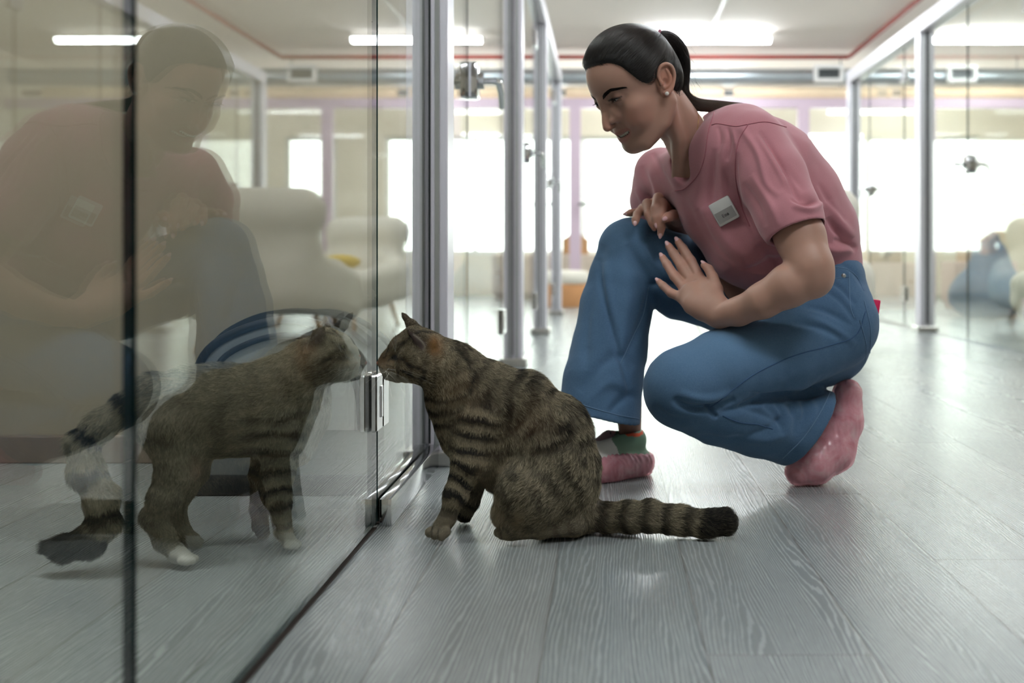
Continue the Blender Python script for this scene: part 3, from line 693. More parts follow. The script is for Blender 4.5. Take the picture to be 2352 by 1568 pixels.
obj('teeth', bm, M_teeth, woman, smooth=2)
def lashes(s, n=70):
    st = []; 
    for i in range(n):
        b = RNG.uniform(.0185, .0445); p0 = lidpt(s, b, .0026, .0134); L = RNG.uniform(.005, .0075)*SH; out = (b-.031)*22
        st.append([p0+L*(t*.8*Hf+s*out*t*Hl+(-.62*t+.55*t*t)*Hu) for t in (0, .35, .7, 1)])
    return np.array(st)
def brow(s, n=420):
    st = []
    for i in range(n):
        u = RNG.uniform(0, 1); b = .0125+.041*u; cc = lambda x: np.interp(x, [.010, .0125, .020, .036, .054, .065], [.010, .0118, .0165, .0215, .0170, .012])
        w = .0040*(1-.60*u)*min(1, .6+u*3); v = RNG.uniform(-1, 1); a0 = .099-.008*u-.016*u*u
        p = [H(a0, s*b, cc(b)+v*w), H(a0-.001, s*(b+.004), cc(b+.004)+v*w*.85+.0006), H(a0-.003, s*(b+.008), cc(b+.008)+v*w*.7+.0008)]
        st.append(p)
    A = np.array(st); sh = A.shape; B = A.reshape(-1, 3)
    for _ in range(4): B = B-(S.sample(B)[:, None]-.0005)*S.grad(B)
    return B.reshape(sh)
dark = np.array(srgb(34, 24, 22))
A = np.concatenate([lashes(1), lashes(-1)]); hairs('eyelashes', A, None, np.linspace(.00035, .0001, 4)[None].repeat(len(A), 0), np.tile(dark*.4, (len(A), 1)), mat_hair('lash_hair', .7, 0), woman, kind='stuff')
for s in (1, -1):
    A = brow(s); hairs('eyebrow', A, None, np.array([[.0004, .0004, .00015]]).repeat(len(A), 0), np.tile(dark, (len(A), 1)), mat_hair('brow_hair', .65, 0), woman, kind='stuff')
ear = HO+SH*(HR@(np.array((-.002, .073, -.001))+rz(-20)@ry(-19)@np.array([.001, .0105, -.0245])))
obj('earring', ball(ear+np.array([0, -.0035, 0]), .0040, n=12), plain('pearl', srgb(232, 226, 220), .15, noise=.02), woman, smooth=2, label='small pearl stud')
# nails
def nail(rows, w=.8, side=(0, -1, 0)):
    a = P(*rows[-1][:3]); b = P(*rows[-2][:3]); t = a-b; L = np.linalg.norm(t); t /= L
    r = rows[-1][3]*rows[-1][2]/FPX; n = np.array(side, float); n -= t*(n@t); n /= np.linalg.norm(n); c = np.cross(t, n)
    ctr = a+t*r*.30+n*r*.62
    return ball(ctr, (r*1.25, r*.78*w, r*.42), n=10, R=np.stack([t, c, n], 1))
for k, r in FN.items(): obj('fingernail', nail(r, side=(-.1, -1, .1) if k != 'thumb' else (.5, -.8, .5)), M_nail, woman, smooth=2)
for k, r in FR.items():
    if k != 'ring': obj('fingernail', nail(r, side=(0, -1, .15)), M_nail, woman, smooth=2)
# ---------------------------------------------------------------- hair
HF = Field(HO-.22, HO+np.array([.32, .2, .2]), .003)
HF.ell(H(.010, 0, .040), np.array((.084, .0785, .0795))*SH, HR, .01); HF.ell(H(.031, 0, .040), np.array((.069, .0715, .074))*SH, HR, .02)
HF.ell(H(-.030, 0, .005), np.array((.050, .060, .055))*SH, HR, .02)
# hairline: front plane in (a,c), temples and nape
X = HF.lo[0]+HF.h*np.arange(HF.n[0]); Y = HF.lo[1]+HF.h*np.arange(HF.n[1]); Z = HF.lo[2]+HF.h*np.arange(HF.n[2])
G = np.stack(np.meshgrid(X, Y, Z, indexing='ij'), -1).reshape(-1, 3); g = toH(G)
ga = np.array([-.14, -.085, -.055, -.040, -.030, -.018, -.004, .010, .018, .028, .036, .043, .049, .060, .065, .072, .078, .090, .097, .103, .12]); gc = np.array([-.075, -.062, -.058, -.050, -.030, .004, .028, .026, .010, .004, .006, .012, .020, .040, .053, .063, .068, .071, .072, .073, .10])
cut = np.interp(g[:, 0], ga, gc)-g[:, 2]
HF.F = (-smin(-HF.F.ravel(), -(cut*.75).astype(np.float32), .010)).reshape(HF.n).astype(np.float32)
hv, hq = HF.mesh(2)
hair = link('hair', npmesh('hair', hv, hq), M_hairbase, woman)
TIE = P(1511, 84, 2.025)
def cap_strands(n=11000):
    hn = normals(hv, hq); out = ((hv-S.lo > 0).all(1)); ok = (hn@np.array([0, 0, 0.])+1) > 0
    h0 = toH(hv); sel = np.flatnonzero((np.abs(S.sample(hv)) < .03) & (((hv-HO)*hn).sum(1) > .02)); sel = RNG.choice(sel, n)
    p = hv[sel]+RNG.normal(0, .0004, (n, 3)); path = [p.copy()]
    for i in range(13):
        d = TIE-p; L = np.linalg.norm(d, axis=1, keepdims=True); d = d/L
        hp = toH(p); d = d+.35*np.where(L > .06, 1, 0)*(-np.sign(hp[:, 1:2])*0)*Hl
        gr = HF.grad(p); d = d-gr*(d*gr).sum(1, keepdims=True); d /= np.linalg.norm(d, axis=1, keepdims=True)+1e-6
        p = p+d*np.minimum(.0105, L*.5); path.append(p.copy())
        gr = HF.grad(p); p = p-(HF.sample(p)[:, None]-.0012)*gr*.8
    A = np.stack(path, 1); d0 = A[:, 0]-A[:, 1]; d0 /= np.linalg.norm(d0, axis=1, keepdims=True)+1e-6
    nr = HF.sample(A[:, 0]+d0*.010) > .002; b0 = A[:, 0]+d0*(RNG.uniform(0, .011, (n, 1))*nr[:, None])
    for _ in range(3): b0 = b0-(S.sample(b0)[:, None]-.0004)*S.grad(b0)
    A[:, 0] = np.where(nr[:, None], b0, A[:, 0]-HF.grad(A[:, 0])*.0012)
    return A
A = cap_strands(); n = len(A)
cs = dark*(.35+.5*RNG.random((n, 1)))+np.array([[.006, .004, .002]])*RNG.random((n, 1))
hairs('hair_strands', A, None, np.linspace(.00016, .00024, A.shape[1])[None].repeat(n, 0), cs, M_hair, hair, kind='stuff')
# ponytail
guide = spline(np.array([P(*q[:3]) for q in [(1511, 84, 2.025), (1528, 86, 2.03), (1550, 98, 2.04), (1565, 122, 2.05), (1570, 156, 2.06), (1567, 195, 2.07), (1573, 222, 2.07), (1600, 240, 2.075), (1650, 244, 2.08), (1700, 245, 2.08), (1742, 249, 2.08)]]), 30)
gr_ = np.interp(np.linspace(0, 1, 30), [0, .1, .3, .5, .65, .78, .9, 1], [.009, .0135, .0140, .0135, .0135, .012, .008, .003])
obj('ponytail', tube(guide[:26], gr_[:26]*.75, n=14), M_hairbase, hair, smooth=2)
T = np.gradient(guide, axis=0); T /= np.linalg.norm(T, axis=1, keepdims=True); U = np.cross(T, np.array([0, 1., 0])); U /= np.linalg.norm(U, axis=1, keepdims=True); W_ = np.cross(T, U)
n = 4200; th = RNG.uniform(0, 2*math.pi, n); rr = np.sqrt(RNG.uniform(.25, 1, n)); tw = RNG.normal(0, .5, n)
ph = th[:, None]+tw[:, None]*np.linspace(0, 1, 30)[None]; f = 1+RNG.normal(0, .05, (n, 1))
A = guide[None]+gr_[None, :, None]*rr[:, None, None]*f[..., None]*(np.cos(ph)[..., None]*U[None]+np.sin(ph)[..., None]*W_[None])
end = RNG.uniform(.72, 1.0, n); ii = np.linspace(0, 1, 18)[None]*end[:, None]*29; i0 = np.clip(ii.astype(int), 0, 28); fr = (ii-i0)[..., None]
A = np.take_along_axis(A, i0[..., None], 1)*(1-fr)+np.take_along_axis(A, i0[..., None]+1, 1)*fr
cs = (dark*(.4+.7*RNG.random((n, 1))))[:, None, :]*np.ones((1, 18, 1)); tt = np.clip(ii/29*1.9-.95, 0, 1)[..., None]; cs = cs*(1-tt)+np.array(srgb(112, 84, 60))*(.55+.5*RNG.random((n, 1, 1)))*tt  # tips browned in the strand colour to stand in for backlight
hairs('ponytail_strands', A, None, np.linspace(.00034, .00014, 18)[None].repeat(n, 0), cs, M_hair, hair, kind='stuff')
# fly-away hairs
n = 90; b0 = guide[RNG.integers(2, 20, n)]; A = []
for p in b0:
    d = np.array([RNG.normal(.4, .5), RNG.normal(0, .3), RNG.normal(-.1, .5)]); d /= np.linalg.norm(d); A.append([p+d*.018*q+np.array([0, 0, -.012*q*q])*.5 for q in np.linspace(.6, 2.2, 8)])
hairs('flyaway_strands', np.array(A), None, np.linspace(.00012, .00007, 8)[None].repeat(n, 0), np.tile(dark*1.6, (n, 1)), M_hair, hair, kind='stuff')
obj('hair_tie', tube([TIE+np.array([.012*math.cos(q)*.35, .012*math.sin(q), .012*math.cos(q)*.95]) for q in np.linspace(0, 2*math.pi, 18)], .0032, n=8), plain('pink_elastic', srgb(150, 84, 104), .6), hair, smooth=2)
# ---------------------------------------------------------------- creases pressed into cloth along photo polylines (near side only)
from mathutils.bvhtree import BVHTree
def surf_line(bvh, poly, dg=None, n=40, off=.0008):
    """project a photo polyline on the near side of a finished mesh"""
    o = Vector((0, 0, HC)); out = []
    for x, y in spline(poly, n):
        hit = bvh.ray_cast(o, (Vector(P(x, y, 1.0))-o).normalized())
        if hit[0] is not None: out.append(np.array(hit[0])+np.array(hit[1] if hit[1].y < 0 else -hit[1])*off)
    return out
# ---------------------------------------------------------------- jeans
J = Field((-.14, 1.70, .03), (.62, 2.46, .58), .003)
J.chain(C((1905, 640, 2.12, 78), (1908, 720, 2.12, 96)), k=.02, sy=1.45); J.chain(C((1860, 690, 2.12, 84), (1770, 700, 2.14, 66)), k=.03)                                   # hips
J.chain(C((1905, 745, 2.06, 108), (1790, 806, 2.01, 100), (1660, 850, 1.96, 92), (1570, 890, 1.935, 92)), k=.025, ik=.01)       # near thigh
J.chain(C((1890, 780, 2.15, 108), (1800, 830, 2.12, 90)), k=.03)
J.chain(C((1575, 895, 1.935, 91), (1650, 935, 1.97, 86), (1740, 962, 2.02, 86), (1820, 982, 2.06, 86), (1868, 982, 2.075, 94)), k=.012, ik=.008)  # near calf
J.chain(C((1860, 715, 2.20, 92), (1700, 690, 2.24, 90), (1560, 632, 2.23, 92), (1458, 578, 2.22, 76)), k=.025, ik=.01)   # far thigh
J.chain(C((1446, 575, 2.22, 74), (1432, 640, 2.215, 78), (1416, 705, 2.205, 82), (1400, 800, 2.18, 86), (1384, 880, 2.15, 91), (1374, 980, 2.12, 97)), k=.012, ik=.01)   # far calf, flared
for a, b in (((1850, 1010, 2.05), (1.0, 0, -.55)), ): pass
# hems: cut the legs open
hemN = np.array([.80, .12, -.60]); J.half(P(1898, 925, 2.07), hemN, .002, P(1770, 1100, 2.2)-np.array([0, .25, 0]), P(2010, 890, 2.2)+np.array([0, .2, 0]))
J.half(P(1409, 961, 2.12), (-.24, -.05, -1), .002, np.array([-.14, 1.95, .02]), P(1490, 900, 2.45))
jf = J.F.copy()
hollow = Field(J.lo, J.lo+(J.n-1)*J.h, J.h); hollow.F = jf
J.chain(C((1775, 968, 2.03, 60), (1830, 985, 2.06, 74), (1900, 1000, 2.10, 88)), k=.003, op='s')
J.chain(C((1384, 905, 2.14, 78), (1377, 960, 2.125, 86), (1370, 1010, 2.11, 92)), k=.003, op='s')
# waist opening
J.half(P(1925, 592, 2.12), (-.22, 0, 1.0), .004, P(1700, 640, 2.5)-np.array([0, .9, 0]), P(2080, 500, 2.4))
V, Q = J.mesh(2); N = normals(V, Q)
V = crease(V, N, [
 ([(1545, 915), (1580, 935), (1625, 938), (1665, 928), (1690, 916)], 9, -.010), ([(1560, 900), (1600, 915), (1640, 915), (1680, 900)], 9, .004),
 ([(1625, 930), (1640, 952), (1650, 958)], 6, -.008), ([(1650, 950), (1690, 940), (1740, 920), (1790, 912), (1860, 905), (1910, 895)], 8, -.010),
 ([(1700, 935), (1760, 955), (1800, 975)], 9, -.005), ([(1755, 930), (1790, 960), (1800, 1000)], 9, -.005), ([(1810, 920), (1830, 960), (1825, 1000)], 10, -.006),
 ([(1860, 915), (1870, 945), (1855, 985)], 8, .004), ([(1700, 1000), (1760, 1010), (1820, 990)], 12, .004),
 ([(1890, 640), (1930, 660), (1965, 700)], 6, -.004), ([(1880, 660), (1930, 690), (1965, 740)], 7, -.004), ([(1840, 700), (1900, 715), (1960, 750)], 8, -.005), ([(1830, 720), (1900, 745), (1965, 790)], 8, .003), ([(1820, 740), (1880, 752), (1930, 775)], 7, -.004),
 ([(1925, 600), (1960, 625), (1985, 660)], 6, -.003),
 ([(1385, 560), (1368, 660), (1350, 760), (1345, 850)], 12, -.006), ([(1378, 600), (1362, 700), (1352, 800)], 9, .004), ([(1440, 560), (1475, 620), (1495, 660)], 12, -.005), ([(1450, 620), (1440, 700), (1425, 800), (1430, 900)], 16, .007),
 ([(1495, 650), (1480, 720), (1455, 780), (1425, 830)], 10, -.005), ([(1372, 590), (1382, 660), (1400, 740), (1425, 830), (1450, 920)], 7, -.006), ([(1390, 600), (1400, 680), (1420, 760)], 9, .004), ([(1480, 560), (1500, 600), (1520, 625)], 6, .003), ([(1720, 905), (1790, 912), (1870, 904)], 5, -.006), ([(1780, 925), (1800, 950), (1795, 985)], 6, -.005), ([(1840, 918), (1850, 945), (1838, 990)], 6, -.005), ([(1500, 930), (1540, 960), (1600, 965)], 8, -.003), ([(1600, 1000), (1680, 1010), (1760, 985), (1830, 940)], 8, -.004), ([(1330, 900), (1380, 840), (1420, 820), (1455, 850)], 14, -.006), ([(1345, 930), (1400, 880), (1450, 900)], 12, .004), ([(1395, 950), (1440, 910), (1470, 915)], 9, -.004),
 ([(1500, 560), (1540, 610), (1560, 660)], 14, -.005), ([(1490, 655), (1530, 650), (1570, 680)], 8, -.005), ([(1510, 700), (1560, 740), (1600, 760)], 12, .005)], Q, 1.3)
N = normals(V, Q); V = V+N*(.0012*vnoise(V, 22, 3)+.0006*vnoise(V, 55, 4))[:, None]
px, py = proj(V)
jc = np.tile(np.array(srgb(62, 91, 122)), (len(V), 1))
# worn, lighter areas: thigh tops and knees; darker inside leg
wear = np.exp(-((px-1700)/190)**2-((py-800)/75)**2)*(V[:, 1] < 2.03)+.8*np.exp(-((px-1440)/60)**2-((py-590)/80)**2)
jc = jc*(1-.35*wear[:, None])+np.array(srgb(112, 148, 182))*.35*wear[:, None]
jeans = link('jeans', npmesh('jeans', V, Q, jc), M_denim, woman)
JS = BVHTree.FromPolygons(V.tolist(), Q.tolist())
def seam(poly, dg=(1.75, 2.3), r=.0011, m=None, fld=None):
    L = surf_line(JS, poly, dg, 10*len(poly), .0004)
    return L
def seams(lines, r=.0010, m=M_thread):
    for poly in lines:
        L = seam(poly)
        if len(L) > 3: obj('seam', tube(L, r, n=6), m, jeans, smooth=2)
seams([[(1988, 715), (1965, 770), (1900, 795), (1820, 818), (1740, 855), (1690, 890), (1650, 922), (1632, 935)], [(1660, 955), (1700, 970), (1740, 975), (1775, 985)]], .0011, M_seamdark)
seams([[(1489, 660), (1478, 720), (1455, 770), (1425, 835)], [(1975, 735), (1990, 800), (1978, 860), (1955, 885)], [(1950, 625), (1953, 700), (1962, 730)], [(1915, 640), (1948, 635)], [(1985, 690), (2000, 760), (1996, 830)], [(1340, 930), (1375, 941), (1420, 953), (1468, 962)], [(1908, 898), (1885, 945), (1845, 1005), (1798, 1052)], [(1914, 612), (1945, 618), (1968, 636), (1985, 668)]], .0010)
obj('rivet', ball(P(1938, 634, 2.0)+np.array([0, .0, 0]), .0045, n=10), M_steel, jeans, smooth=2) if False else None
L = surf_line(JS, [(1936, 632), (1938, 634), (1940, 636)], (1.75, 2.3), 6)
if L: obj('rivet', lathe([(0, .0022), (.0035, .002), (.0048, 0), (.0048, -.003)], n=20, M=Matrix.Translation(Vector(L[2])) @ Matrix.Rotation(math.pi/2, 4, 'X')), M_steel, jeans, smooth=2)
# ---------------------------------------------------------------- T-shirt
Tf = Field((.0, 1.76, .36), (.62, 2.50, .84), .0027)
Tf.chain(C((1700, 352, 2.04, 108), (1752, 400, 2.07, 125), (1800, 470, 2.1, 132), (1850, 540, 2.12, 118), (1880, 600, 2.13, 98)), k=.02, sy=1.1, ik=.02)   # back
Tf.chain(C((1625, 400, 2.12, 92), (1665, 470, 2.11, 104), (1730, 550, 2.1, 112), (1790, 610, 2.1, 84)), k=.04, sy=1.25, ik=.02)    # chest to belly
Tf.chain(C((1548, 412, 2.21, 66), (1620, 385, 2.12, 58), (1700, 330, 2.02, 66)), k=.04)                                           # shoulders
Tf.chain(C((1640, 300, 2.10, 44), (1700, 300, 2.04, 48)), k=.03)
Tf.chain(C((1518, 400, 2.26, 62), (1512, 460, 2.32, 66), (1530, 520, 2.36, 66)), k=.02)                   # far sleeve
Tf.chain(C((1728, 330, 1.98, 76), (1772, 410, 1.945, 81), (1812, 495, 1.905, 76), (1836, 545, 1.885, 72)), k=.014, ik=.01)    # near sleeve
Tf.half(P(1840, 532, 1.89), P(1862, 590, 1.88)-P(1790, 415, 1.94)+np.array([0, 0, -.01]), .002, P(1740, 640, 1.75), P(1930, 440, 1.998))
hol = Field(Tf.lo, Tf.lo+(Tf.n-1)*Tf.h, Tf.h); hol.F = Tf.F.copy()
Tf.chain(C((1800, 470, 1.915, 56), (1825, 520, 1.895, 63), (1858, 595, 1.86, 68)), k=.003, op='s')
# neck opening
Tf.chain(C((1572, 305, 2.08, 52), (1580, 352, 2.075, 46), (1562, 398, 2.04, 25)), k=.006, op='s'); Tf.chain(C((1600, 270, 2.12, 40), (1600, 330, 2.11, 40)), k=.006, op='s')
# bottom hem tucked at the waist: open underside
Tf.chain(C((1850, 640, 2.13, 70), (1880, 690, 2.13, 88)), k=.01, op='s', sy=1.2)
V, Q = Tf.mesh(2); N = normals(V, Q)
V = crease(V, N, [
 ([(1690, 330), (1688, 400), (1700, 470), (1735, 540)], 6, -.004), ([(1700, 290), (1740, 350), (1760, 420), (1790, 450)], 8, .004), ([(1750, 300), (1800, 380), (1850, 440)], 8, -.003),
 ([(1800, 420), (1840, 455), (1885, 470)], 12, -.005), ([(1820, 470), (1860, 480), (1890, 465)], 8, .005), ([(1640, 340), (1635, 420), (1630, 500)], 9, -.004), ([(1660, 330), (1660, 420), (1665, 500)], 10, .003),
 ([(1560, 440), (1600, 520), (1640, 590), (1700, 640)], 12, -.004), ([(1905, 460), (1930, 510), (1960, 545)], 10, .005), ([(1900, 500), (1925, 535), (1960, 560)], 8, -.006), ([(1915, 550), (1945, 560), (1970, 572)], 7, -.007), ([(1880, 560), (1920, 575), (1960, 568)], 9, .005),
 ([(1475, 380), (1490, 430), (1500, 480)], 7, -.004), ([(1500, 350), (1520, 400), (1545, 440)], 7, -.004), ([(1460, 430), (1480, 470), (1490, 500)], 7, .003), ([(1620, 470), (1680, 560), (1740, 610)], 16, .004), ([(1740, 560), (1770, 600), (1790, 640)], 10, -.004),
 ([(1745, 300), (1790, 370), (1828, 440), (1842, 462)], 5, -.004), ([(1738, 310), (1780, 380), (1812, 440)], 6, .003), ([(1705, 420), (1740, 470), (1760, 520)], 8, -.003), ([(1725, 400), (1770, 470), (1790, 520)], 8, .003), ([(1815, 455), (1850, 470), (1880, 462)], 5, -.004), ([(1650, 290), (1655, 320), (1650, 350)], 5, -.002), ([(1672, 292), (1676, 330), (1670, 370)], 5, -.003), ([(1684, 300), (1690, 340), (1686, 380)], 4, .002), ([(1600, 480), (1640, 560), (1700, 620)], 9, -.003), ([(1880, 420), (1910, 470), (1940, 510)], 7, -.003)], Q, 1.5)
N = normals(V, Q); V = V+N*(.0012*vnoise(V, 18, 8)+.0006*vnoise(V, 44, 9))[:, None]
shirt = link('t_shirt', npmesh('t_shirt', V, Q), M_pink, woman)
TS = BVHTree.FromPolygons(V.tolist(), Q.tolist())
def tseam(lines, r, m):
    for poly in lines:
        L = surf_line(TS, poly, (1.75, 2.4), 10*len(poly), .0003)
        if len(L) > 3: obj('seam', tube(L, r, n=6), m, shirt, smooth=2)
M_pinkd = plain('pink_thread', srgb(168, 100, 112), .8)
tseam([[(1641, 258), (1627, 305), (1619, 358), (1604, 400), (1574, 432), (1550, 438)], [(1635, 287), (1650, 284), (1690, 290), (1720, 285), (1760, 280), (1806, 292)], [(1718, 286), (1698, 320), (1690, 360), (1690, 410), (1702, 470), (1722, 520)], [(1645, 470), (1646, 472)]], .0011, M_pinkd)
# collar rib
cl = [P(1626, 252, 2.13), P(1617, 300, 2.03), P(1608, 350, 2.0), P(1590, 395, 2.0), P(1553, 424, 2.03), P(1540, 420, 2.06)]
# name badge
bc = None
bp_ = surf_line(TS, [(1655, 490), (1664, 484), (1670, 480)], (1.75, 2.3), 6, .003)
if bp_:
    bc = np.array(bp_[3]); 
    gp = np.array([surf_line(TS, [(x-1, y), (x, y), (x+1, y)], (1.75, 2.3), 3, .0)[1] for x, y in ((1650, 470), (1680, 470), (1665, 500), (1664, 484))])
    nb = hol.grad(gp).mean(0); nb /= np.linalg.norm(nb); bc = gp[3]+nb*.0030
    u = np.array([.86, .0, .49]); u -= nb*(u@nb); u /= np.linalg.norm(u); v = np.cross(nb, u)
    R4 = Matrix(((u[0], v[0], nb[0], bc[0]), (u[1], v[1], nb[1], bc[1]), (u[2], v[2], nb[2], bc[2]), (0, 0, 0, 1)))
    badge = obj('name_badge', xform(bx((-.0235, -.0245, -.0015), (.0235, .0245, .0030), bev=.003), R4), plain('badge_white', srgb(216, 214, 212), .35, noise=.01), shirt, smooth=True, label='white name badge on the chest')
    obj('badge_strip', xform(bx((-.0205, -.0190, .0031), (.0205, .0035, .0036)), R4), plain('badge_grey', srgb(164, 160, 158), .4, noise=.01), badge)
    cu = bpy.data.curves.new('badge_text_curve', 'FONT'); cu.body = 'Ева'; cu.size = .009; cu.align_x = 'CENTER'; cu.align_y = 'CENTER'; cu.extrude = .0001
    tmp = bpy.data.objects.new('tmp', cu); COL.objects.link(tmp); bpy.context.view_layer.update()
    tm = bpy.data.meshes.new_from_object(tmp.evaluated_get(bpy.context.evaluated_depsgraph_get())); bpy.data.objects.remove(tmp); tm.name = 'badge_text'
    tm.transform(R4 @ Matrix.Translation((0, -.008, .0038)))
    link('badge_text', tm, plain('badge_ink', srgb(50, 48, 50), .5), badge)

# ---------------------------------------------------------------- shoes and plastic covers
M_cover = None
def mat_cover():
    t = NT('pink_plastic_cover'); co = t.n('ShaderNodeTexCoord').outputs['Object']
    n1 = t.n('ShaderNodeTexNoise', Vector=co, Scale=26.0, Detail=5.0, Roughness=.6, Distortion=.6).outputs[0]; n2 = t.n('ShaderNodeTexNoise', Vector=co, Scale=120.0, Detail=3.0).outputs[0]
    c = t.ramp(n1, [(.3, srgb(224, 138, 156)), (.52, srgb(242, 178, 190)), (.75, srgb(252, 222, 226))])
    bp = t.n('ShaderNodeBump', Strength=.4, Distance=.003, Height=t.math('ADD', n1, t.math('MULTIPLY', n2, .25)))
    b = t.n('ShaderNodeBsdfPrincipled', Base_Color=c, Roughness=.16, Normal=bp.outputs[0])
    m = t.n('ShaderNodeMixShader', i0=.42, i1=b.outputs[0], i2=t.n('ShaderNodeBsdfTransparent', Color=(1, .72, .76, 1)).outputs[0])
    return t.done(m)
M_cover = mat_cover()
def mat_col(name, rough=.5):
    t = NT(name); col = t.n('ShaderNodeAttribute', {'attribute_name': 'Col'}).outputs[0]; co = t.n('ShaderNodeTexCoord').outputs['Object']
    nz = t.n('ShaderNodeTexNoise', Vector=co, Scale=300.0, Detail=2.0).outputs[0]
    bp = t.n('ShaderNodeBump', Strength=.1, Distance=.001, Height=nz)
    return t.done(t.n('ShaderNodeBsdfPrincipled', Base_Color=col, Roughness=rough, Normal=bp.outputs[0]))
M_shoe = mat_col('shoe_leather', .55)
near = [(1946, 905, 2.11, 30), (1935, 965, 2.105, 41), (1912, 1035, 2.09, 45), (1866, 1066, 2.07, 42), (1834, 1084, 2.06, 27)]
far = [(1466, 1062, 2.165, 34), (1400, 1074, 2.12, 36), (1330, 1088, 2.07, 34), (1290, 1098, 2.04, 26)]
def shoe(chain, up, cutn, name_lbl, colf):
    F = Field(np.min([p for p, r in C(*chain)], 0)-.10, np.max([p for p, r in C(*chain)], 0)+.12, .0022)
    F.chain(C(*chain), k=.01, ik=.012)
    if up: F.chain(C(*up), k=.015, ik=.01)
    F.half((0, 0, .0035), (0, 0, -1), .003)
    if up:
        F.chain(C((up[0][0]-4, up[0][1]-30, up[0][2], up[0][3]-9), (up[-1][0], up[-1][1]-44, up[-1][2], up[-1][3]-10)), k=.004, op='s')
    V, Q = F.mesh(2); px, py = proj(V); o = link('shoe', npmesh('shoe', V, Q, colf(px, py, V)), M_shoe, woman); return F, o
GREEN = np.array(srgb(118, 146, 122)); CREAM = np.array(srgb(226, 222, 214)); PKL = np.array(srgb(196, 164, 164)); ORG = np.array(srgb(222, 84, 44))
def col_far(px, py, V):
    c = np.tile(CREAM, (len(V), 1))
    c[inpoly(px, py, [(1404, 1008), (1430, 960), (1500, 960), (1500, 1060), (1428, 1060), (1418, 1030)])] = GREEN
    c[inpoly(px, py, [(1360, 960), (1424, 968), (1410, 1002), (1380, 1012), (1360, 1012)])] = PKL
    for x, y in ((1392, 988), (1404, 984), (1390, 978), (1402, 994), (1380, 984)): c[np.hypot(px-x, py-y) < 2.4] = (.03, .02, .02)
    c[inpoly(px, py, [(1432, 984), (1440, 993), (1470, 994), (1476, 986), (1478, 996), (1466, 1003), (1440, 1001), (1430, 992)])] = ORG
    return c
F1, _ = shoe(far, [(1452, 1010, 2.165, 33), (1410, 1016, 2.14, 32), (1370, 1040, 2.11, 30)], None, '', col_far)
F2, _ = shoe(near, None, None, '', lambda px, py, V: np.where(((px < 1930) & (py < 960))[:, None], GREEN*1.1, CREAM))
def cover(chain, grow, cut, keepn, wr):
    ch = [(a, b, d, r+grow) for a, b, d, r in chain]; cs = [p for p, r in C(*ch)]
    F = Field(np.min(cs, 0)-.08, np.max(cs, 0)+.09, .0022); F.chain(C(*ch), k=.01, ik=.012)
    F.half((0, 0, .0012), (0, 0, -1), .002)
    F.half(P(*cut), keepn, .002)
    V, Q = F.mesh(1); N = normals(V, Q)
    up = np.clip(1-np.abs((V-P(*cut))@(np.array(keepn)/np.linalg.norm(keepn)))/.022, 0, 1); fl = V[:, 2] > .006
    s = V@np.array([1., .6, .3]); D = (.0007*vnoise(V*np.array([1, 1, .5]), 45, 21)+.0009*vnoise(V*np.array([1.6, 1, .5]), 120, 22)+.0012*np.sin(s*420+4*vnoise(V, 50, 5))*up)*fl
    V = V+N*D[:, None]
    return link('shoe_cover', npmesh('shoe_cover', V, Q), M_cover, woman)
cover(far, 5, (1440, 1040, 2.13), (.13, 0, 1), 0)
cover(near, 5, (1800, 700, 2.10), (-1, 0, .2), 0)
# red-pink card case in the back pocket
ph = thing('phone_case', 'bright pink phone case edge sticking out of the back jeans pocket', 'phone', tuple(P(2008, 712, 2.14)))
Mp = Matrix.Translation(Vector(P(2001, 712, 2.14))) @ Matrix.Rotation(math.radians(8), 4, 'Y')
obj('case', xform(bx((-.010, -.030, -.022), (.010, .030, .024), bev=.003), Mp), plain('hot_pink_plastic', srgb(226, 30, 92), .35, noise=.02), ph, smooth=True)
nl = [P(1607, 258, 2.05), P(1607, 285, 2.035), P(1604, 315, 2.03), P(1602, 335, 2.03)]
q = np.array(nl); q = spline(q, 24)
for _ in range(5): q = q-(S.sample(q)[:, None]-.0008)*S.grad(q)
obj('necklace', tube(q, .0005, n=6), plain('gold_chain', srgb(190, 150, 90), .3, 1.0), woman, smooth=2, label='thin gold necklace')
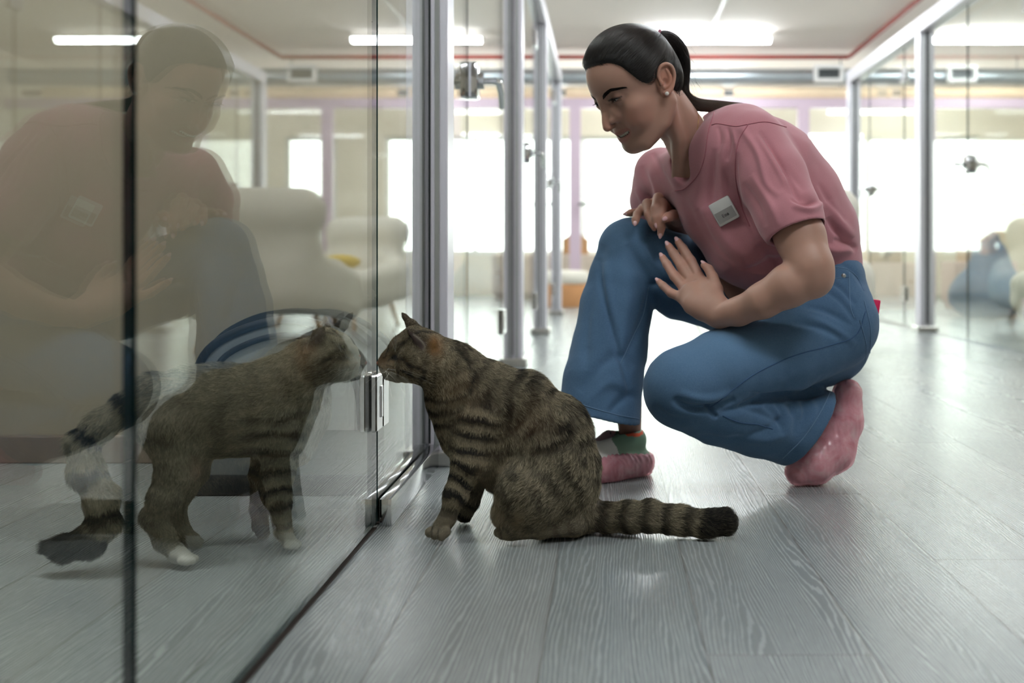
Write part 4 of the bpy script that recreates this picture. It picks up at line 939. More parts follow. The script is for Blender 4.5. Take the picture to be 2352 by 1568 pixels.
# ================================================================ the cats
def mat_fur():
    t = NT('cat_fur'); col = t.n('ShaderNodeAttribute', {'attribute_name': 'Col'}).outputs[0]
    b = t.n('ShaderNodeBsdfPrincipled', Base_Color=col, Roughness=.62); b.inputs['Specular IOR Level'].default_value = .28
    return t.done(b)
M_fur = mat_fur()
M_catskin = mat_col('cat_undercoat', .9)
M_nose = plain('cat_nose_leather', srgb(150, 92, 76), .45, noise=.1, scale=200)
M_whisk = mat_hair('whisker', .4)
def cg(v): return np.array(srgb(*v))
def make_cat(label, d0, parts, spec):
    """parts: list of dict(rows, k, L fur length, stripe period, phase, flow sign, colour kind)"""
    ps = [C(*q['rows']) for q in parts]
    allp = np.array([p for c in ps for p, r in c]); base = allp.mean(0); base[2] = 0
    t = thing('cat', label, 'cat', tuple(base))
    F = Field(allp.min(0)-.10, allp.max(0)+.10, .0022)
    F.lo[2] = max(F.lo[2], -.012)
    for q, c in zip(parts, ps): F.chain(c, k=q.get('k', .012), ik=q.get('ik', .006), sy=q.get('sy', 1.0))
    for c, r in spec.get('carve', []): F.chain(C(*c), k=r, op='s')
    F.half((0, 0, .0012), (0, 0, -1), .003)
    V, Q = F.mesh(2)
    # ------- part membership: softmin weights over chains, arc position and flow
    def member(X):
        D, A, T = [], [], []
        for q, c in zip(parts, ps):
            P0 = [np.asarray(p) for p, r in c]; R0 = [r for p, r in c]; best = np.full(len(X), 9.); arc = np.zeros(len(X)); tan = np.zeros((len(X), 3)); s0 = 0
            for i in range(max(1, len(P0)-1)):
                a = P0[i]; b = P0[min(i+1, len(P0)-1)]; ba = b-a; L = np.linalg.norm(ba)+1e-9
                u = np.clip(((X-a)@ba)/(L*L), 0, 1); dd = np.linalg.norm(X-a-u[:, None]*ba, axis=1)-(R0[i]+(R0[min(i+1, len(R0)-1)]-R0[i])*u)
                raw = ((X-a)@ba)/(L*L)*L; m = dd < best
                best[m] = dd[m]; arc[m] = s0+np.clip(raw[m], -.03, L+.03); tan[m] = ba/L; s0 += L
            D.append(best); A.append(arc/max(s0, 1e-6) if False else arc); T.append(tan*q.get('flow', 1)); q['len'] = s0
        D = np.array(D); W = np.exp(-np.clip(D-D.min(0), 0, .2)/.006); W /= W.sum(0)
        return D, np.array(A), np.array(T), W
    def colour(X, px, py):
        D, A, T, W = member(X); col = np.zeros((len(X), 3)); stripe = np.zeros(len(X)); L = np.zeros(len(X))
        wn = vnoise(X, 30, 5)*.28+vnoise(X, 70, 6)*.12; brk = np.clip(.75+.9*vnoise(X, 34, 7), 0, 1)
        for i, q in enumerate(parts):
            per = q.get('per', 0)
            if per:
                v = np.sin(2*math.pi*(A[i]/per+q.get('ph', 0)+wn*q.get('warp', 1)))
                st = np.clip((v-q.get('th', .15))/.35, 0, 1)*q.get('amt', 1)*(brk if q.get('broken', 1) else 1)
            else: st = np.zeros(len(X))
            if 'tip' in q: st = np.maximum(st, np.clip((A[i]-(q['len']-q['tip']))/.012, 0, 1))
            stripe += W[i]*st; L += W[i]*q['L']; col += W[i][:, None]*q['col']
        return col, stripe, L, (T*W[..., None]).sum(0)
    px, py = proj(V); col, stripe, L, flow = colour(V, px, py)
    darkc = spec['dark']; mul = spec['mask'](V, px, py)
    def final(col, stripe, mk, X, px, py):
        c = col*(1-stripe[:, None])+darkc*stripe[:, None]
        for m, cc in mk: m = np.clip(m, 0, 1)[:, None]; c = c*(1-m)+cc*m
        return c
    vc = final(col, stripe, mul, V, px, py)*.72
    body = link('body', npmesh('cat_body', V, Q, vc), M_catskin, t)
    # ------- fur
    tri = np.concatenate([Q[:, [0, 1, 2]], Q[:, [0, 2, 3]]]); a, b, c = V[tri[:, 0]], V[tri[:, 1]], V[tri[:, 2]]
    ar = np.linalg.norm(np.cross(b-a, c-a), axis=1)/2; vis = ((np.cross(b-a, c-a)/(2*ar[:, None]+1e-12))*((a-np.array([0, 0, HC]))/np.linalg.norm(a-np.array([0, 0, HC]), axis=1)[:, None])).sum(1)
    pxa, pya = proj(a); hx, hy, hr = spec['head']; nearhead = np.hypot(pxa-hx, pya-hy) < hr
    w = ar*np.where(vis < .25, 1.0, .35)*np.where(nearhead, 3.2, 1.0); w /= w.sum(); n = spec['n']
    f = RNG.choice(len(tri), n, p=w); u, v = RNG.random(n), RNG.random(n); fl = u+v > 1; u[fl] = 1-u[fl]; v[fl] = 1-v[fl]
    X = a[f]+u[:, None]*(b[f]-a[f])+v[:, None]*(c[f]-a[f]); nn = F.grad(X)
    px, py = proj(X); col, stripe, L, flow = colour(X, px, py)
    mk = spec['mask'](X, px, py); L = L*spec['lenmul'](X, px, py)*RNG.uniform(.6, 1.15, n)
    ok = (X[:, 2] > .004) & ~spec['bald'](X, px, py); X, nn, col, stripe, L, flow, px, py = [q[ok] for q in (X, nn, col, stripe, L, flow, px, py)]; mk = [(m[ok], cc) for m, cc in mk]; n = len(X)
    cl = np.stack([vnoise(X, 95, 31+i) for i in range(3)], 1)*.55+np.stack([vnoise(X, 240, 41+i) for i in range(3)], 1)*.35+RNG.normal(0, .16, (n, 3))
    d = flow+cl+np.array([0, 0, -.18]); d -= nn*(d*nn).sum(1, keepdims=True); d /= np.linalg.norm(d, axis=1, keepdims=True)+1e-9
    lift = (.42+.22*vnoise(X, 60, 51)+RNG.normal(0, .07, n))[:, None]
    S4 = np.array([0, .34, .68, 1.0]); pts = X[:, None]-nn[:, None]*.001+L[:, None, None]*(S4[None, :, None]*d[:, None]*.92+(S4*(1-.45*S4))[None, :, None]*(nn*lift)[:, None])
    pts[..., 2] = np.maximum(pts[..., 2], .0012)
    pc = final(col, stripe, mk, X, px, py); tick = RNG.random(n)
    lightc = spec['light']; hl = np.clip((tick-.45)/.4, 0, 1)*(1-.82*stripe)*spec['tick']
    wm = np.zeros(n)
    for m, cc in mk: wm = np.maximum(wm, np.clip(m, 0, 1))
    hl = hl*(1-wm); base_c = pc*RNG.uniform(.62, 1.1, (n, 1))
    tipc = base_c*(1-hl[:, None])+lightc*hl[:, None]; blk = (tick < .24)[:, None]*(1-wm[:, None]); tipc = tipc*(1-.8*blk)
    g = np.array([.62, .85, 1.0, 1.0]); cc = base_c[:, None]*g[None, :, None]; cc[:, 2] = .4*base_c+.6*tipc; cc[:, 3] = tipc
    rad = np.clip(L*.018, .00011, .00018)[:, None]*np.array([1.0, .95, .7, .18])[None]
    hairs('fur', pts, None, rad, cc, M_fur, t, kind='stuff')
    # ------- eyes, nose, whiskers
    for e in spec['eyes']:
        c0 = P(*e['at']); r = e['r']*e['at'][2]/FPX; eo = obj('eye', ball(c0, r, n=18), plain('cat_eye', e['col'], .08, noise=.25, scale=300), t, smooth=2)
        look = np.array(e['look'], float); look /= np.linalg.norm(look); side = np.cross(look, np.array([0, 0, 1.])); side /= np.linalg.norm(side); up = np.cross(side, look)
        obj('pupil', ball(c0+look*r*.72, (r*.34, r*e.get('pw', .30), r*.62), n=12, R=np.stack([look, side, up], 1)), plain('pupil_black', (.006, .006, .006), .05), eo, smooth=2)
    bm = bmesh.new()
    for p, r in spec['nose']: ball(P(*p), np.array(r)*p[2]/FPX, bm, n=12)
    obj('nose', bm, spec.get('nosemat', M_nose), t, smooth=2)
    W8 = np.array([spline([P(*q) for q in row], 9) for row in spec['whiskers']]); m = len(W8)
    hairs('whiskers', W8, None, np.linspace(.00016, .00004, 9)[None].repeat(m, 0), np.tile(cg((226, 222, 214)), (m, 1)), M_whisk, t, kind='stuff')
    return t
def gm(px, py, x, y, rx, ry_): return np.exp(-(((px-x)/rx)**2+((py-y)/ry_)**2))
AG = cg((146, 132, 107)); AGd = cg((128, 117, 97))
# ---------------------------------------------------------------- tabby sitting in the corridor
D = 1.71
tab = [
 dict(rows=[(985, 822, 1.70, 52), (1028, 845, 1.705, 64), (1060, 908, D, 80), (1083, 985, D, 76)], L=.012, per=.030, ph=.2, col=AG, amt=.75, k=.02),
 dict(rows=[(1075, 880, D, 62), (1128, 905, D, 66), (1200, 930, D, 74), (1256, 1000, D, 98), (1275, 1090, D, 98), (1290, 1150, 1.705, 76)], L=.0155, per=.034, ph=.1, col=AGd, k=.03, ik=.012),
 dict(rows=[(1120, 985, D, 72), (1165, 1060, D, 70)], L=.016, per=.036, col=AG, amt=.5, k=.03),
 dict(rows=[(1095, 965, 1.675, 56), (1080, 1060, 1.66, 40), (1047, 1135, 1.652, 25), (1027, 1190, 1.65, 19)], L=.0085, per=.0265, ph=.35, th=-.15, col=AG, broken=0, k=.02, ik=.012),
 dict(rows=[(1028, 1190, 1.65, 20), (1014, 1211, 1.652, 21)], L=.0045, col=AGd, k=.006),
 dict(rows=[(1004, 1216, 1.656, 12), (988, 1222, 1.654, 12.5)], L=.0035, col=AGd, k=.0022), dict(rows=[(1012, 1220, 1.642, 12), (999, 1227, 1.640, 12.5)], L=.0035, col=AGd, k=.0022), dict(rows=[(1024, 1221, 1.634, 12), (1014, 1230, 1.632, 12)], L=.0035, col=AGd, k=.0022),
 dict(rows=[(1110, 980, 1.755, 50), (1092, 1090, 1.765, 30), (1078, 1150, 1.768, 22), (1066, 1182, 1.768, 18)], L=.007, per=.026, col=AGd, k=.02),
 dict(rows=[(1285, 1085, 1.68, 82), (1215, 1140, 1.655, 72), (1182, 1180, 1.65, 46)], L=.014, per=.033, ph=.4, col=AGd, amt=.7, k=.025, ik=.02),
 dict(rows=[(1320, 1205, 1.665, 24), (1240, 1214, 1.65, 22), (1172, 1220, 1.645, 19), (1158, 1222, 1.645, 17)], L=.0055, per=.03, amt=.4, col=AGd, k=.012),
 dict(rows=[(1150, 1221, 1.648, 11), (1145, 1223, 1.648, 11)], L=.003, col=AG, k=.003), dict(rows=[(1160, 1227, 1.636, 11), (1152, 1229, 1.636, 10)], L=.003, col=AG, k=.003),
 dict(rows=[(1300, 1150, 1.705, 70), (1318, 1185, 1.70, 44)], L=.015, col=AGd, k=.02),
 dict(rows=[(1330, 1176, 1.705, 44), (1390, 1188, 1.70, 31), (1440, 1187, 1.69, 32), (1490, 1185, 1.685, 33), (1560, 1194, 1.678, 31), (1622, 1203, 1.672, 29), (1660, 1197, 1.672, 29)], L=.0155, per=.036, ph=.2, th=.1, amt=.8, col=AGd, tip=.052, warp=.5, broken=0, k=.012, ik=.008),
 # head
 dict(rows=[(968, 812, 1.70, 53)], L=.0075, col=AG, flow=-1, k=.02), dict(rows=[(945, 842, 1.675, 34), (985, 850, 1.675, 32)], L=.010, per=.021, ph=.3, amt=.7, col=cg((118, 100, 74)), k=.02),
 dict(rows=[(945, 842, 1.72, 34), (985, 850, 1.725, 32)], L=.010, col=AG, k=.02),
 dict(rows=[(876, 832, 1.70, 10), (890, 822, 1.70, 15), (922, 797, 1.70, 27), (950, 782, 1.70, 34)], L=.0052, per=.02, amt=.45, col=cg((104, 88, 66)), k=.012),
 dict(rows=[(884, 846, 1.694, 13), (905, 848, 1.692, 22), (930, 852, 1.69, 26)], L=.0045, col=cg((122, 102, 76)), k=.008), dict(rows=[(890, 862, 1.70, 11), (912, 864, 1.70, 14)], L=.0045, col=cg((170, 158, 136)), k=.008),
 # ears
 dict(rows=[(986, 796, 1.668, 21), (962, 776, 1.662, 14.5), (946, 763, 1.658, 8.5), (934, 753, 1.656, 1.6)], L=.0045, col=cg((84, 72, 56)), flow=1, k=.008, sy=.7), dict(rows=[(964, 768, 1.735, 19), (945, 746, 1.738, 12), (930, 727, 1.74, 6), (920, 714, 1.74, 1.2)], L=.0042, col=cg((78, 66, 50)), k=.006, sy=.7)]
def tab_mask(V, px, py):
    near = V[:, 1] < 1.705
    m = [(.9*gm(px, py, 999, 796, 14, 25)*near, cg((176, 128, 76))), (.45*gm(px, py, 1045, 900, 60, 55), cg((128, 98, 62))), (.45*gm(px, py, 1215, 960, 60, 60), cg((110, 78, 48)))]
    m += [(1.1*gm(px, py, 884, 862, 16, 9), cg((206, 198, 182))), (.55*gm(px, py, 876, 826, 13, 11), cg((138, 104, 74))), (.3*gm(px, py, 895, 840, 14, 8), cg((132, 108, 80)))]
    m += [(.7*gm(px, py, 1135, 1165, 30, 42)*(py > 1100), cg((176, 158, 128))), (.6*gm(px, py, 1112, 1095, 20, 36), cg((150, 132, 104)))]
    m += [(.8*gm(px, py, 1198, 1190, 18, 22), cg((176, 156, 124))), (.6*gm(px, py, 1140, 1190, 18, 16), cg((160, 140, 110)))]
    # face and nape lines, plus shade painted between the toes
    lines = [([(900, 824), (912, 818), (922, 824), (934, 836), (952, 845), (970, 850)], 4.0), ([(905, 818), (892, 828)], 2.6), ([(918, 846), (940, 862), (968, 868)], 3), ([(965, 760), (1010, 765), (1055, 795), (1075, 830)], 3.6), ([(985, 752), (1030, 768), (1075, 800)], 3.2), ([(1045, 800), (1072, 830), (1086, 868), (1080, 900)], 4.5), ([(920, 792), (945, 772), (965, 762)], 2.6), ([(908, 800), (930, 782), (952, 768)], 2.4), ([(975, 905), (1010, 915), (1060, 905), (1085, 880)], 4.5), ([(978, 935), (1015, 945), (1062, 935)], 4.5), ([(985, 965), (1020, 972), (1062, 962)], 4.5), ([(993, 1211), (992, 1222), (993, 1233)], 1.7), ([(1007, 1213), (1006, 1226), (1006, 1237)], 1.7), ([(1152, 1216), (1150, 1226), (1152, 1236)], 1.6), ([(872, 842), (884, 853), (902, 857)], 1.6), ([(888, 838), (905, 843)], 1.5), ([(890, 846), (906, 850)], 1.5), ([(892, 802), (880, 822)], 1.8)]
    dk = np.zeros(len(px))
    for pl, w in lines: dk = np.maximum(dk, np.exp(-(polydist(px, py, spline(pl, 16))[0]/w)**2))
    m += [(.92*dk*near, cg((30, 25, 20)))]
    inner = inpoly(px, py, [(935, 756), (952, 792), (975, 806), (980, 790), (960, 772)]) & (V[:, 1] < 1.672)
    m += [(.85*inner, cg((112, 94, 90))), (.8*near*np.exp(-(polydist(px, py, spline([(950, 768), (965, 780), (975, 793), (973, 806)], 12))[0]/1.8)**2), cg((190, 178, 160)))]
    m += [(.8*inpoly(px, py, [(871, 845), (890, 852), (912, 858), (932, 866), (936, 880), (900, 882), (880, 874), (872, 858)]), cg((200, 190, 170))), (.6*gm(px, py, 899, 815, 6, 5), cg((150, 128, 96))), (.6*gm(px, py, 901, 829, 6, 4), cg((150, 122, 88)))]
    m += [(np.exp(-((np.hypot((px-907)/1.25, py-821))/8.5)**4), cg((22, 18, 15)))]
    return m
def tab_len(V, px, py): return 1-.15*gm(px, py, 890, 840, 40, 32)-.6*gm(px, py, 906, 821, 12, 9)+.35*gm(px, py, 1340, 960, 60, 120)+.5*gm(px, py, 1120, 1150, 40, 50)+.25*gm(px, py, 1200, 850, 90, 30)-.5*inpoly(px, py, [(935, 756), (952, 792), (975, 806), (980, 790), (960, 772)])
def tab_bald(V, px, py): return (np.hypot((px-906)/1.4, (py-821)) < 5.5) & (V[:, 1] < 1.70) | (np.hypot(px-870, py-833) < 5)
wk = []
for i, (ex, ey, ed) in enumerate([(840, 880, 1.60), (850, 900, 1.58), (870, 912, 1.57), (900, 915, 1.56), (955, 893, 1.60), (1000, 885, 1.60), (985, 870, 1.61), (930, 905, 1.58)]):
    s0 = (888+RNG.uniform(-4, 8), 850+RNG.uniform(-6, 6), 1.680); wk.append([s0, ((s0[0]+ex)/2, (s0[1]+ey)/2-6, (s0[2]+ed)/2), (ex, ey, ed)])
for ex, ey in ((905, 735), (915, 745), (890, 760)): wk.append([(908, 808, 1.675), ((908+ex)/2, (808+ey)/2, 1.65), (ex-8, ey, 1.63)])
make_cat('brown tabby cat sitting on the corridor floor with its striped tail stretched out', D, tab, dict(
    carve=[([(956, 788, 1.642, 14), (945, 770, 1.640, 7), (938, 759, 1.645, 2.5)], .003)],
    dark=cg((20, 17, 15)), light=cg((222, 208, 176)), tick=1.0, mask=tab_mask, lenmul=tab_len, bald=tab_bald, n=190000, head=(935, 820, 85),
    eyes=[dict(at=(907, 821, 1.687), r=6.5, col=srgb(30, 26, 16), look=(-.75, -.6, -.25), pw=.42)], nose=[((871, 833, 1.70), (6.0, 7.5, 5.5)), ((875, 829, 1.70), (5, 7, 4))], whiskers=wk))
# ---------------------------------------------------------------- tabby and white cat standing behind the glass
GR = cg((162, 151, 130)); GRd = cg((146, 138, 120)); WH = cg((226, 222, 212))
sta = [
 dict(rows=[(700, 838, 1.685, 54), (655, 882, 1.662, 68), (620, 935, 1.64, 80)], L=.015, per=.04, amt=.4, col=GR, k=.02),
 dict(rows=[(640, 935, 1.645, 84), (585, 942, 1.625, 94), (500, 942, 1.592, 98), (425, 945, 1.567, 92), (385, 945, 1.555, 76)], L=.016, per=.05, ph=.2, amt=.35, col=GRd, k=.03, ik=.02),
 dict(rows=[(705, 880, 1.68, 48), (692, 950, 1.665, 58), (665, 1010, 1.65, 56)], L=.018, col=GR, k=.03),
 dict(rows=[(645, 985, 1.605, 54), (640, 1080, 1.60, 34), (641, 1150, 1.602, 25), (650, 1215, 1.604, 20)], L=.009, per=.029, ph=.1, col=GRd, broken=0, k=.02, ik=.01),
 dict(rows=[(650, 1222, 1.604, 19), (664, 1243, 1.60, 17)], L=.004, col=WH, k=.006), dict(rows=[(676, 1247, 1.605, 10), (684, 1249, 1.605, 9)], L=.003, col=WH, k=.003), dict(rows=[(670, 1252, 1.592, 10), (679, 1254, 1.592, 9)], L=.003, col=WH, k=.003), dict(rows=[(659, 1253, 1.585, 9), (667, 1256, 1.585, 8)], L=.003, col=WH, k=.003),
 dict(rows=[(625, 1000, 1.67, 46), (600, 1090, 1.672, 26), (596, 1165, 1.672, 20), (598, 1205, 1.67, 17), (604, 1222, 1.668, 15)], L=.008, per=.03, col=cg((84, 70, 50)), broken=0, k=.02),
 dict(rows=[(405, 985, 1.54, 74), (408, 1070, 1.527, 44), (380, 1140, 1.524, 33), (354, 1186, 1.524, 25), (378, 1238, 1.522, 24)], L=.012, per=.045, amt=.5, col=GRd, k=.025, ik=.012),
 dict(rows=[(380, 1244, 1.522, 22), (408, 1272, 1.516, 19), (424, 1279, 1.514, 17)], L=.005, col=GRd, k=.008), dict(rows=[(438, 1281, 1.52, 11), (447, 1283, 1.52, 10)], L=.003, col=WH, k=.003), dict(rows=[(430, 1286, 1.507, 11), (441, 1288, 1.507, 9)], L=.003, col=WH, k=.003), dict(rows=[(417, 1288, 1.50, 10), (428, 1291, 1.50, 9)], L=.003, col=WH, k=.003),
 dict(rows=[(440, 1000, 1.60, 60), (442, 1080, 1.605, 36), (405, 1160, 1.608, 22), (414, 1215, 1.606, 19), (442, 1243, 1.602, 15), (452, 1246, 1.60, 12)], L=.009, col=GRd, k=.02),
 dict(rows=[(352, 900, 1.545, 40), (300, 930, 1.525, 32), (235, 972, 1.50, 31), (192, 1018, 1.49, 31), (198, 1080, 1.485, 33), (232, 1140, 1.485, 32), (238, 1196, 1.485, 31), (205, 1240, 1.48, 31), (150, 1257, 1.478, 26), (118, 1256, 1.478, 16)], L=.019, per=.062, ph=.62, th=.35, col=GR, tip=.085, warp=.4, broken=0, k=.015, ik=.01),
 dict(rows=[(748, 812, 1.69, 50)], L=.009, col=GR, k=.02), dict(rows=[(770, 838, 1.665, 32), (732, 848, 1.66, 34)], L=.012, per=.022, amt=.5, col=cg((104, 88, 62)), k=.02),
 dict(rows=[(770, 838, 1.715, 32), (732, 848, 1.72, 34)], L=.011, col=GR, k=.02),
 dict(rows=[(821, 820, 1.69, 8), (808, 806, 1.69, 13), (782, 792, 1.69, 25), (755, 785, 1.69, 32)], L=.0045, col=GR, k=.012),
 dict(rows=[(814, 836, 1.684, 13), (798, 840, 1.682, 22), (775, 845, 1.68, 26)], L=.005, col=WH, k=.008), dict(rows=[(812, 856, 1.69, 11), (794, 860, 1.69, 15)], L=.006, col=WH, k=.008),
 dict(rows=[(728, 790, 1.662, 19), (732, 766, 1.658, 14), (736, 750, 1.656, 9), (738, 741, 1.656, 4.5)], L=.0042, col=cg((86, 72, 56)), k=.008, sy=.7), dict(rows=[(748, 776, 1.72, 18), (747, 750, 1.722, 11), (747, 735, 1.722, 6), (747, 727, 1.722, 3)], L=.004, col=cg((84, 72, 56)), k=.008, sy=.7)]
def sta_mask(V, px, py):
    m = [(.75*gm(px, py, 705, 815, 20, 30), cg((136, 92, 52))), (.35*gm(px, py, 690, 855, 45, 40), cg((120, 88, 56)))]
    m += [(1.4*np.exp(-(polydist(px, py, spline([(800, 775), (808, 795), (818, 812), (822, 830), (812, 852), (800, 866)], 20))[0]/10.5)**4), WH), (1.3*gm(px, py, 806, 850, 22, 18), WH)]
    m += [(1.5*np.clip(1-polydist(px, py, spline([(790, 880), (765, 905), (748, 940), (735, 975), (716, 1015)], 20))[0]/22, 0, 1), WH)]
    m += [(1.0*inpoly(px, py, [(375, 1300), (392, 1268), (410, 1252), (470, 1262), (475, 1300)]).astype(float), WH), (1.0*inpoly(px, py, [(424, 1230), (480, 1225), (480, 1264), (430, 1262)]).astype(float)*(V[:, 1] > 1.57), WH), (1.0*inpoly(px, py, [(640, 1228), (660, 1222), (705, 1225), (705, 1268), (640, 1268)]).astype(float)*(V[:, 1] < 1.64), WH)]
    m += [(.5*gm(px, py, 520, 1055, 80, 16), cg((128, 116, 92))), (.6*gm(px, py, 452, 1075, 16, 26), cg((150, 112, 96)))]
    dk = np.zeros(len(px))
    for pl, w in [([(779, 806), (762, 822), (742, 832)], 3.4), ([(776, 772), (756, 764), (735, 772)], 2.6), ([(786, 775), (765, 758)], 2.4), ([(775, 826), (755, 845), (735, 858)], 3)]: dk = np.maximum(dk, np.exp(-(polydist(px, py, spline(pl, 12))[0]/w)**2))
    m += [(.85*dk, cg((30, 26, 22))), (.8*(inpoly(px, py, [(721, 790), (724, 765), (737, 744), (746, 765), (742, 788)]) & (V[:, 1] < 1.664)), cg((128, 112, 104)))]
    m += [(np.exp(-((np.hypot((px-786)/1.1, py-798))/10.5)**4)*(V[:, 1] < 1.69), cg((26, 22, 18)))]
    return m
def sta_len(V, px, py): return 1-.4*gm(px, py, 812, 830, 30, 30)-.6*gm(px, py, 786, 798, 12, 10)+.3*gm(px, py, 480, 840, 120, 30)
def sta_bald(V, px, py): return (np.hypot((px-786)/1.1, (py-798)) < 7.5) & (V[:, 1] < 1.69) | (np.hypot(px-824, py-818) < 4)
wk2 = []
for ex, ey, ed in [(770, 905, 1.60), (790, 915, 1.60), (745, 890, 1.60), (812, 900, 1.62), (735, 865, 1.60), (800, 930, 1.61)]:
    s0 = (806+RNG.uniform(-6, 4), 842+RNG.uniform(-6, 6), 1.672); wk2.append([s0, ((s0[0]+ex)/2, (s0[1]+ey)/2-5, (s0[2]+ed)/2), (ex, ey, ed)])
make_cat('tabby and white cat standing behind the glass door with its nose to the pane', 1.6, sta, dict(
    carve=[([(731, 784, 1.640, 12), (735, 764, 1.637, 8.5), (737, 750, 1.640, 4)], .003)],
    dark=cg((26, 23, 20)), light=cg((216, 205, 178)), tick=.9, mask=sta_mask, lenmul=sta_len, bald=sta_bald, n=140000, head=(765, 812, 80),
    eyes=[dict(at=(785, 798, 1.674), r=9.0, col=srgb(112, 116, 84), look=(.8, -.55, 0), pw=.32)], nose=[((824, 818, 1.69), (4.5, 6, 4.5)), ((820, 815, 1.69), (4, 5.5, 3.5))],
    nosemat=plain('pink_nose_leather', srgb(204, 142, 134), .45, noise=.05), whiskers=wk2))
# ================================================================ furniture and pet things
M_boucle = plain('cream_boucle', srgb(226, 221, 208), .9, noise=.1, scale=160, bump=.5)
M_gold = plain('brass_leg', srgb(176, 132, 84), .3, .9)
def place(bm, x, y, rz_, z=0): return xform(bm, Matrix.Translation((x, y, z)) @ Matrix.Rotation(rz_, 4, 'Z'))
def armchair(x, y, rz_, label, w=.80, h=.70):
    t = thing('armchair', label, 'armchair', (x, y, 0)); a = w/2
    F = Field((-a-.06, -.46, .06), (a+.06, .46, h+.06), .012)
    # tub shell: back at -y, arms curling forward to +y
    pts = [(-a+.09, .30, .30, .075), (-a+.07, .05, .33, .085), (-a+.10, -.20, .37, .09), (-.16, -.31, .40, .10), (.16, -.31, .40, .10), (a-.10, -.20, .37, .09), (a-.07, .05, .33, .085), (a-.09, .30, .30, .075)]
    for dz in (0, -.10): F.chain([(np.array([p[0], p[1], p[2]+dz]), p[3]) for p in pts], k=.05, ik=.02)
    for xx in np.linspace(-a+.20, a-.20, 5):
        F.chain([(np.array([xx, -.29, .30]), .085), (np.array([xx*.95, -.34, h-.10]), .085)], k=.06)
    F.chain([(np.array([-a+.2, -.34, h-.105]), .092), (np.array([a-.2, -.34, h-.105]), .092)], k=.06)
    V, Q = F.mesh(2); R_ = np.array(Matrix.Rotation(rz_, 3, 'Z')); V = V@R_.T+np.array([x, y, 0])
    link('shell', npmesh('shell', V, Q), M_boucle, t)
    obj('seat_cushion', place(bx((-a+.13, -.24, .20), (a-.13, .34, .385), bev=.05, seg=4), x, y, rz_), M_boucle, t, smooth=2)
    for sx in (-1, 1):
        for sy in (-1, 1): obj('leg', place(tube([(sx*(a-.17), sy*.22, .20), (sx*(a-.12), sy*.26, 0)], [.016, .010], n=10), x, y, rz_), M_gold, t, smooth=True)
    return t
armchair(.92, 5.15, math.radians(-6), 'cream boucle armchair right behind the crouching woman, seen from the back', .86, .80)
armchair(1.0, 6.75, math.radians(200), 'cream boucle armchair farther down the corridor, with a yellow cushion', .84, .75)
yc = obj('cushion', ball((.96, 6.66, .4365), (.13, .10, .05), n=12), plain('mustard_fabric', srgb(206, 176, 70), .9), smooth=2); tag(yc, 'small yellow cushion lying on the farther cream armchair', 'cushion')
armchair(2.74, 5.75, math.radians(70), 'cream boucle armchair inside the right-hand glass room', .84, .72)
armchair(-1.55, 7.1, math.radians(200), 'cream boucle armchair inside the left-hand rooms at the far end', .82, .70)
def beanbag(x, y, label, r=.30):
    F = Field((x-r*1.4, y-r*1.4, -.01), (x+r*1.4, y+r*1.4, .75), .012)
    F.ell((x, y, .17), (r, r, .19)); F.chain([(np.array([x, y, .22]), r*.80), (np.array([x+.02, y, .46]), r*.48), (np.array([x+.03, y, .62]), r*.16)], k=.08)
    F.half((0, 0, .001), (0, 0, -1), .01); V, Q = F.mesh(2); N = normals(V, Q); V = V+N*(.012*vnoise(V, 9, 2))[:, None]; V[:, 2] = np.maximum(V[:, 2], .001)
    t = thing('bean_bag', label, 'bean bag', (x, y, 0)); link('bag', npmesh('bag', V, Q), M_bag, t)
    obj('loop', tube([(x+.03, y-.01, .64), (x+.03, y-.02, .69), (x+.05, y, .70), (x+.04, y+.01, .645)], .006, n=8), M_bag, t, smooth=True)
M_bag = plain('blue_grey_fabric', srgb(108, 134, 158), .85, noise=.1, scale=30)
beanbag(-1.17, 9.35, 'blue-grey bean bag at the far end of the left-hand rooms'); beanbag(3.02, 7.9, 'blue-grey bean bag inside the right-hand glass room')
M_ply = plain('orange_plywood', srgb(206, 150, 100), .6, noise=.12, scale=14); M_ply2 = plain('grey_brown_plywood', srgb(178, 152, 122), .6, noise=.12, scale=14)
